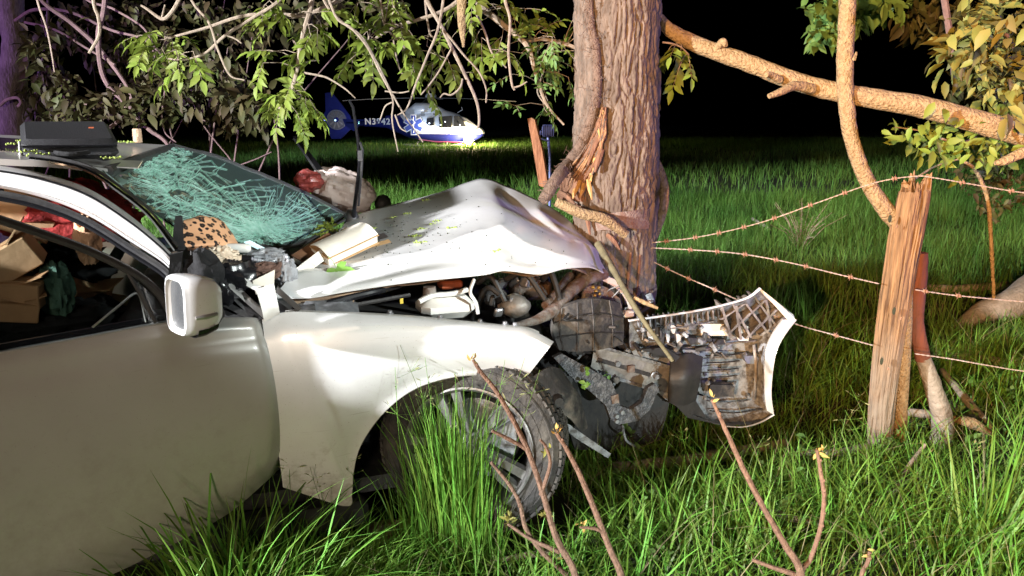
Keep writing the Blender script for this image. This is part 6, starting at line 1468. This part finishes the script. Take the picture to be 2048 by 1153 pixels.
o = MB().tube(cat(pv([(1505,1120,2.15),(1545,1135,2.14),(1600,1153,2.13)]), 16), [.006,.007,.009], 7, noise=.2, nscale=70).build('ground_twig', M['sucker']); tag(o, 'short reddish twig lying at the foot of the two shoots', 'twig')
# litter under the car
o = blob_cloth(PG(790, 1060, .06), (.10, .06, .022), 51, .6, axes=((1,0,0),(0,1,0),(0,0,1))).build('crushed_carton', M['red_debris']); tag(o, 'crushed red printed carton lying under the car by the wheel', 'carton')
o = blob_cloth(PG(372, 1100, .10), (.10, .05, .03), 53, .5, axes=((.9,.3,0),(-.3,.9,0),(0,0,1))).build('white_scrap', M['white_plastic']); tag(o, 'white plastic scrap in the grass below the door', 'scrap')
o = MB().tube(cat([PG(1245,852,.25), PG(1252,880,.2), PG(1268,892,.12), PG(1290,905,.04)], 14), .006, 6, noise=.2).build('dangling_cable', M['grey_dirty']); tag(o, 'grey cable dangling below the bent bracket', 'cable')
for i, (px, py, d0, w_) in enumerate(((1178,740,.05,'above the bent bracket'),(1170,772,.05,'behind the bent bracket'),(1215,752,.2,'in the wrecked corner'))):
    m = Cloud(); c = np.array(list(cp(px, py, d0))); L = rg.uniform(.018,.03,5)
    m.add(*leaf_cloud(c + rg.normal(0,.008,(5,3)), rg.normal(0,1,(5,3)), np.tile([0,-1.,.4],(5,1)), L, L*.7)); tag(m.build('green_leaf', M['bigleaf']), 'bright green leaf scrap ' + w_, 'leaf', 'leaf scraps caught in the wreck')
# ================================================================== HELICOPTER ON THE MEADOW
HY = 46.0
def hp_(px, py, y=0.0): 
    p = P(px, py, HY); return Vector((p.x, HY + y, p.z))
hb = hp_(860, 288); heli = empty('helicopter', Vector((hb.x, HY, 0)), 'white and dark blue medical helicopter landed on the meadow with its light on', 'helicopter')
hm = bpy.data.materials.new('helicopter_livery'); hm.use_nodes = True; nt = hm.node_tree; b = nt.nodes['Principled BSDF']; b.inputs['Roughness'].default_value = .3; b.inputs['Coat Weight'].default_value = .5
ge = nt.nodes.new('ShaderNodeTexCoord'); sx = nt.nodes.new('ShaderNodeSeparateXYZ'); nt.links.new(ge.outputs['Object'], sx.inputs[0])
def mth(op, a, b_=None):
    n_ = nt.nodes.new('ShaderNodeMath'); n_.operation = op
    for i, q in enumerate((a, b_)):
        if q is None: continue
        if isinstance(q, (int, float)): n_.inputs[i].default_value = q
        else: nt.links.new(q, n_.inputs[i])
    return n_.outputs[0]
xb, zb = hp_(838, 262).x, hp_(838, 272).z
# blue below a sweeping line and behind a slanted one
line1 = mth('SUBTRACT', sx.outputs[2], zb + .12)
dx_ = mth('SUBTRACT', sx.outputs[0], xb); curve = mth('MULTIPLY', mth('ADD', dx_, mth('MULTIPLY', mth('SUBTRACT', sx.outputs[2], zb), .9)), 1.3)
wm = mth('MINIMUM', line1, curve); fac = mth('GREATER_THAN', wm, 0.0)
mx = nt.nodes.new('ShaderNodeMix'); mx.data_type = 'RGBA'; mx.inputs[6].default_value = (.014,.02,.16,1); mx.inputs[7].default_value = (.72,.74,.78,1); nt.links.new(fac, mx.inputs[0]); nt.links.new(mx.outputs[2], b.inputs['Base Color'])
st_ = [(772,232,256,.22),(785,230,262,.32),(800,228,268,.5),(815,226,275,.68),(835,222,280,.78),(855,220,283,.82),(880,220,285,.84),(900,223,286,.84),(915,228,286,.82),(930,234,285,.76),(945,243,283,.64),(956,250,279,.48),(964,256,274,.30),(969,262,269,.08)]
st2 = cat(st_, 60); rings = []
for px, y0, y1, hw in st2:
    c = hp_(px, (y0+y1)/2); hh = abs(hp_(px, y0).z - hp_(px, y1).z)/2; r = []
    for k in range(28):
        a = 2*math.pi*k/28; ca, sa = math.cos(a), math.sin(a); r.append([c.x, HY + hw*math.copysign(abs(ca)**.7, ca), c.z + hh*math.copysign(abs(sa)**.8, sa)])
    rings.append(r)
MB().grid(np.array(rings), closed=True).build('fuselage', hm, heli)
def hpoly(pts, y, th, name, m_, par=heli): return MB().prism([hp_(a, b_, y) for a, b_ in pts], (0, th, 0)).build(name, m_, par, cut=30)
# engine cowling, mast, rotor
G = []
for px, y0, y1, hw in ((812,220,232,.3),(820,216,234,.5),(832,206,236,.62),(850,206,238,.66),(872,210,240,.64),(886,217,240,.5),(896,224,238,.3)):
    c = hp_(px, (y0+y1)/2); hh = abs(hp_(px,y0).z - hp_(px,y1).z)/2
    G.append([[c.x, HY + hw*math.copysign(abs(math.cos(a))**.6, math.cos(a)), c.z + hh*math.copysign(abs(math.sin(a))**.6, math.sin(a))] for a in [2*math.pi*k/20 for k in range(20)]])
MB().grid(np.array(G), closed=True).build('engine_cowling', M['hwhite'], heli)
MB().tube([hp_(862, 210), hp_(862, 196)], [.16,.12], 10).build('rotor_mast', M['hgrey'], heli)
MB().lathe([(0,.22),(.25,.20),(.34,.08),(.36,0),(.2,-.04)], hp_(862,195), (0,0,1), 16).build('rotor_hub', M['hwhite'], heli)
hc = hp_(862, 196)
for k in range(4):
    a = .2 + k*math.pi/2; d = Vector((math.cos(a), math.sin(a), 0)); s = Vector((-math.sin(a), math.cos(a), 0))
    G = [[list(hc + d*t + s*w_ + Vector((0,0,-.02*t*t*.35)))for w_ in (-.13,.13)] for t in np.linspace(.3, 5.1, 12)]
    MB().slab(np.array(G), np.array((0,0,-.03))).build('rotor_blade', M['hgrey'], heli)
# tail boom, fin, shrouded fan
tbp = [(690,247,.16),(720,246,.18),(750,246,.22),(780,246,.28)]
MB().tube([hp_(a, b_) for a, b_, r_ in tbp], [r_*1.15 for a, b_, r_ in tbp], 14).build('tail_boom', M['hblue'], heli)
hpoly([(651,187),(664,185),(686,212),(702,234),(704,256),(688,272),(682,278),(664,278),(657,262),(648,252),(646,236),(652,222)], -.12, .24, 'tail_fin', M['hblue'])
fc = hp_(674, 240, -.13)
MB().lathe([(.50,.0),(.52,.04),(.57,.04),(.59,.0)], fc, (0,-1,0), 32).build('fan_shroud', pm('shroud_grey', (.10,.11,.16), None, 4, .5), heli)
MB().lathe([(0,.02),(.50,.02)], fc, (0,-1,0), 32).build('fan_disc', pm('fan_backing', (.13,.12,.12), None, 4, .6), heli)
for k in range(10):
    a = 2*math.pi*k/10; d = Vector((math.cos(a), 0, math.sin(a))); s = Vector((-math.sin(a), 0, math.cos(a)))
    MB().hexa([fc + d*.12 - s*.03 + Vector((0,-.05,0)), fc + d*.48 - s*.04 + Vector((0,-.05,0)), fc + d*.48 + s*.04 + Vector((0,-.04,0)), fc + d*.12 + s*.03 + Vector((0,-.04,0)), fc + d*.12 - s*.03 + Vector((0,-.06,0)), fc + d*.48 - s*.04 + Vector((0,-.06,0)), fc + d*.48 + s*.04 + Vector((0,-.05,0)), fc + d*.12 + s*.03 + Vector((0,-.05,0))]).build('fan_blade', M['hgrey'], heli)
MB().lathe([(0,.12),(.10,.10),(.15,.05),(.16,.0)], fc, (0,-1,0), 16).build('fan_hub', M['hblue'], heli)
hpoly([(694,238),(726,240),(724,256),(716,262),(700,252)], -1.3, .06, 'stabiliser_plate', M['hblue']); MB().box(hp_(712,246), (.6, 2.6, .06)).build('stabiliser', M['hblue'], heli)
# cabin windows, doors
for nm, pts in (('cabin_window', [(857,237),(870,235),(871,251),(862,252),(856,247)]), ('cabin_window', [(880,234),(905,232),(906,255),(882,255)]), ('cockpit_window', [(910,232),(918,232),(928,242),(936,254),(910,254)])):
    g_ = hpoly(pts, -.90, .06, nm, M['hglass'])
G = [[list(hp_(x_, y_, q)) for q in (-.62, -.3, 0, .3, .62)] for x_, y_ in ((921,230),(934,236),(948,246),(958,253))]
for row in G: row[0][2] -= .06; row[4][2] -= .06
MB().slab(np.array(G), np.array((.02,0,.03))).build('windscreen', M['hglass'], heli)
hpoly([(840,279),(875,284),(925,284),(950,281),(950,280),(925,282.6),(875,282.2),(842,277.5)], -.88, .02, 'belly_stripe', M['stripe'])
for x_, y_ in ((854,223),(848,231),(872,229)): MB().box(hp_(x_, y_, -.8), (.18,.04,.12)).build('vent', M['hgrey'], heli)
MB().tube([hp_(915,226), hp_(925,220), hp_(923,215)], .03, 6).build('antenna', M['hwhite'], heli)
# six-barred emblem with the staff
ec = hp_(831, 250, -.93); R0, w0 = .58, .17
def bar(a, R_, w_, y, th, m_, nm, par):
    d = Vector((math.sin(a), 0, math.cos(a))); s = Vector((math.cos(a), 0, -math.sin(a)))
    MB().prism([ec + d*R_ + s*w_ + Vector((0,y,0)), ec + d*R_ - s*w_ + Vector((0,y,0)), ec - d*R_ - s*w_ + Vector((0,y,0)), ec - d*R_ + s*w_ + Vector((0,y,0))], (0, th, 0)).build(nm, m_, par)
em = empty('star_emblem', ec, None, None); adopt(em, heli)
wht = pm('emblem_white', (.75,.76,.8), None, 3, .5); blu = pm('emblem_blue', (.03,.06,.32), None, 3, .5)
for k in range(3): bar(k*math.pi/3, R0, w0, .004*k, .02, wht, 'star_bar', em)
for k in range(3): bar(k*math.pi/3, R0 - .05, w0 - .05, -.03 - .003*k, .006, blu, 'star_bar', em)
MB().tube([ec + Vector((0,-.05,-.46)), ec + Vector((0,-.05,.46))], .022, 6).build('staff', wht, em)
MB().tube([ec + Vector((.09*math.sin(t*11), -.06, -.36 + .7*t)) for t in np.linspace(0, 1, 24)], .022, 6).build('serpent', wht, em)
# registration on the boom
tx = bpy.data.curves.new('registration_number', 'FONT'); tx.body = 'N3842'; tx.size = .50; tx.extrude = .008; tx.offset = .012; tx.align_x = 'CENTER'; tx.align_y = 'CENTER'; tx.space_character = 1.12
to = bpy.data.objects.new('registration_number', tx); tx.materials.append(wht); COL.objects.link(to); to.location = hp_(757, 244, -.36); to.rotation_euler = (math.pi/2, 0, 0)
bpy.context.view_layer.update()
rme = bpy.data.meshes.new_from_object(to.evaluated_get(bpy.context.evaluated_depsgraph_get())); rmw = to.matrix_world.copy(); bpy.data.objects.remove(to)
rme.transform(rmw); rme.name = 'registration_number'; to = bpy.data.objects.new('registration_number', rme); COL.objects.link(to); adopt(to, heli)
# skids
for y in (-.95, .95):
    MB().tube([hp_(812,289,y), hp_(830,291,y), hp_(900,291,y), hp_(925,288,y)], .05, 8).build('skid', M['hgrey'], heli)
    for px in (838, 896): MB().tube([hp_(px,284,y*.5), hp_(px,287,y*.85), hp_(px,291,y)], .04, 6).build('skid_strut', M['hgrey'], heli)
# landing and tail lights, then painted cabin glints
sl = MB().ball(hp_(938, 280, -.8), .24, 12, 8).build('landing_light', emis('landing_light_glow', (1, .82, .55), 60), heli)
for px, py, c_, s_ in ((674,241,(.5,.75,1),2),(694,246,(.55,.5,1),5),(701,246,(.75,.8,1),7),(720,246,(.35,.9,.9),5),(653,240,(.3,.35,1),1.5)):
    MB().ball(hp_(px, py, -.45), .06, 8, 6).build('tail_light', emis('tail_light_glow', c_, s_), heli)
for px, py, s_ in ((843,252,12),(852,254,14),(861,256,10),(870,256,6),(862,247,6),(884,250,4),(893,244,3),(922,250,3)):
    MB().ball(hp_(px, py, -.96), .035, 8, 6).build('cabin_glint', emis('cabin_glint_glow', (.65,.8,1), s_), heli)  # glowing dots paint lamp reflections on the cabin, no lamps there
def point(loc, P_, c_, r_=.1, nm='lamp_light'):
    l = bpy.data.lights.new(nm, 'POINT'); l.energy, l.color, l.shadow_soft_size = P_, c_, r_
    o = bpy.data.objects.new(nm, l); o.location = loc; COL.objects.link(o); adopt(o, heli); return o
point(hp_(944, 281, -1.3), 2600, (1, .75, .40)); point(hp_(698, 246, -1.2), 8, (.4,.4,1)); point(hp_(848, 254, -1.7), 45, (.6,.75,1))

# ---- blue work light on a pole beyond the trunk
wl = empty('work_light', P(1099,330,5.4).xy.to_3d(), 'small blue finned work light on a thin pole left of the trunk', 'work light')
c = P(1096, 262, 5.4)
MB().box(c, (.085, .05, .085), bev=.015).build('lamp_head', M['lampblue'], wl)
for k in range(-3, 4): MB().box(c + Vector((k*.012, -.03, 0)), (.004, .02, .08)).build('cooling_fin', M['lampblue'], wl)
MB().tube([c + Vector((0,.01,-.04)), Vector((P(1100,300,5.4).x, 5.4, c.z - .2)), Vector((P(1101,340,5.4).x, 5.4, 0))], .010, 8).build('pole', pm('blue_pole', (.12,.15,.3), None, 5, .4, .4), wl)
MB().tube([c + Vector((-.05,0,.0)), c + Vector((-.06,0,-.05)), c + Vector((0,.0,-.07))], .006, 6).build('yoke', M['lampblue'], wl)

# ---- masts that carry the inferred and the added lamps, out of the frame
names = ['white floodlight on a mast left of the road', 'warm floodlight on a mast behind the photographer', 'purple beacon on a mast far left', 'blue beacon on a mast at the right', 'added cool lamp on a mast brightening the helicopter', 'added white lamp on the same mast brightening the meadow', 'low dipped headlamp behind the photographer', 'added broad soft fill lamp behind the photographer', 'added white lamp on a mast far right brightening the windscreen']
for (lo, loc, aim, colr), nm in zip(LAMPS, names):
    e = empty('floodlight_mast', Vector((loc.x, loc.y, 0)), nm, 'floodlight', 'floodlight masts')
    d = (aim - loc).normalized(); back = loc - d*.16
    MB().tube([Vector((loc.x, loc.y, 0)) - Vector((d.x, d.y, 0))*.25, Vector((loc.x, loc.y, loc.z - .1)) - Vector((d.x, d.y, 0))*.25, back - d*.05], .025, 8).build('mast', M['hgrey'], e)
    MB().lathe([(0,-.12),(.08,-.12),(.10,-.1),(.16,.05),(.165,.05),(.105,-.11)], back, d, 20).build('reflector', M['black'], e)
    adopt(lo, e)
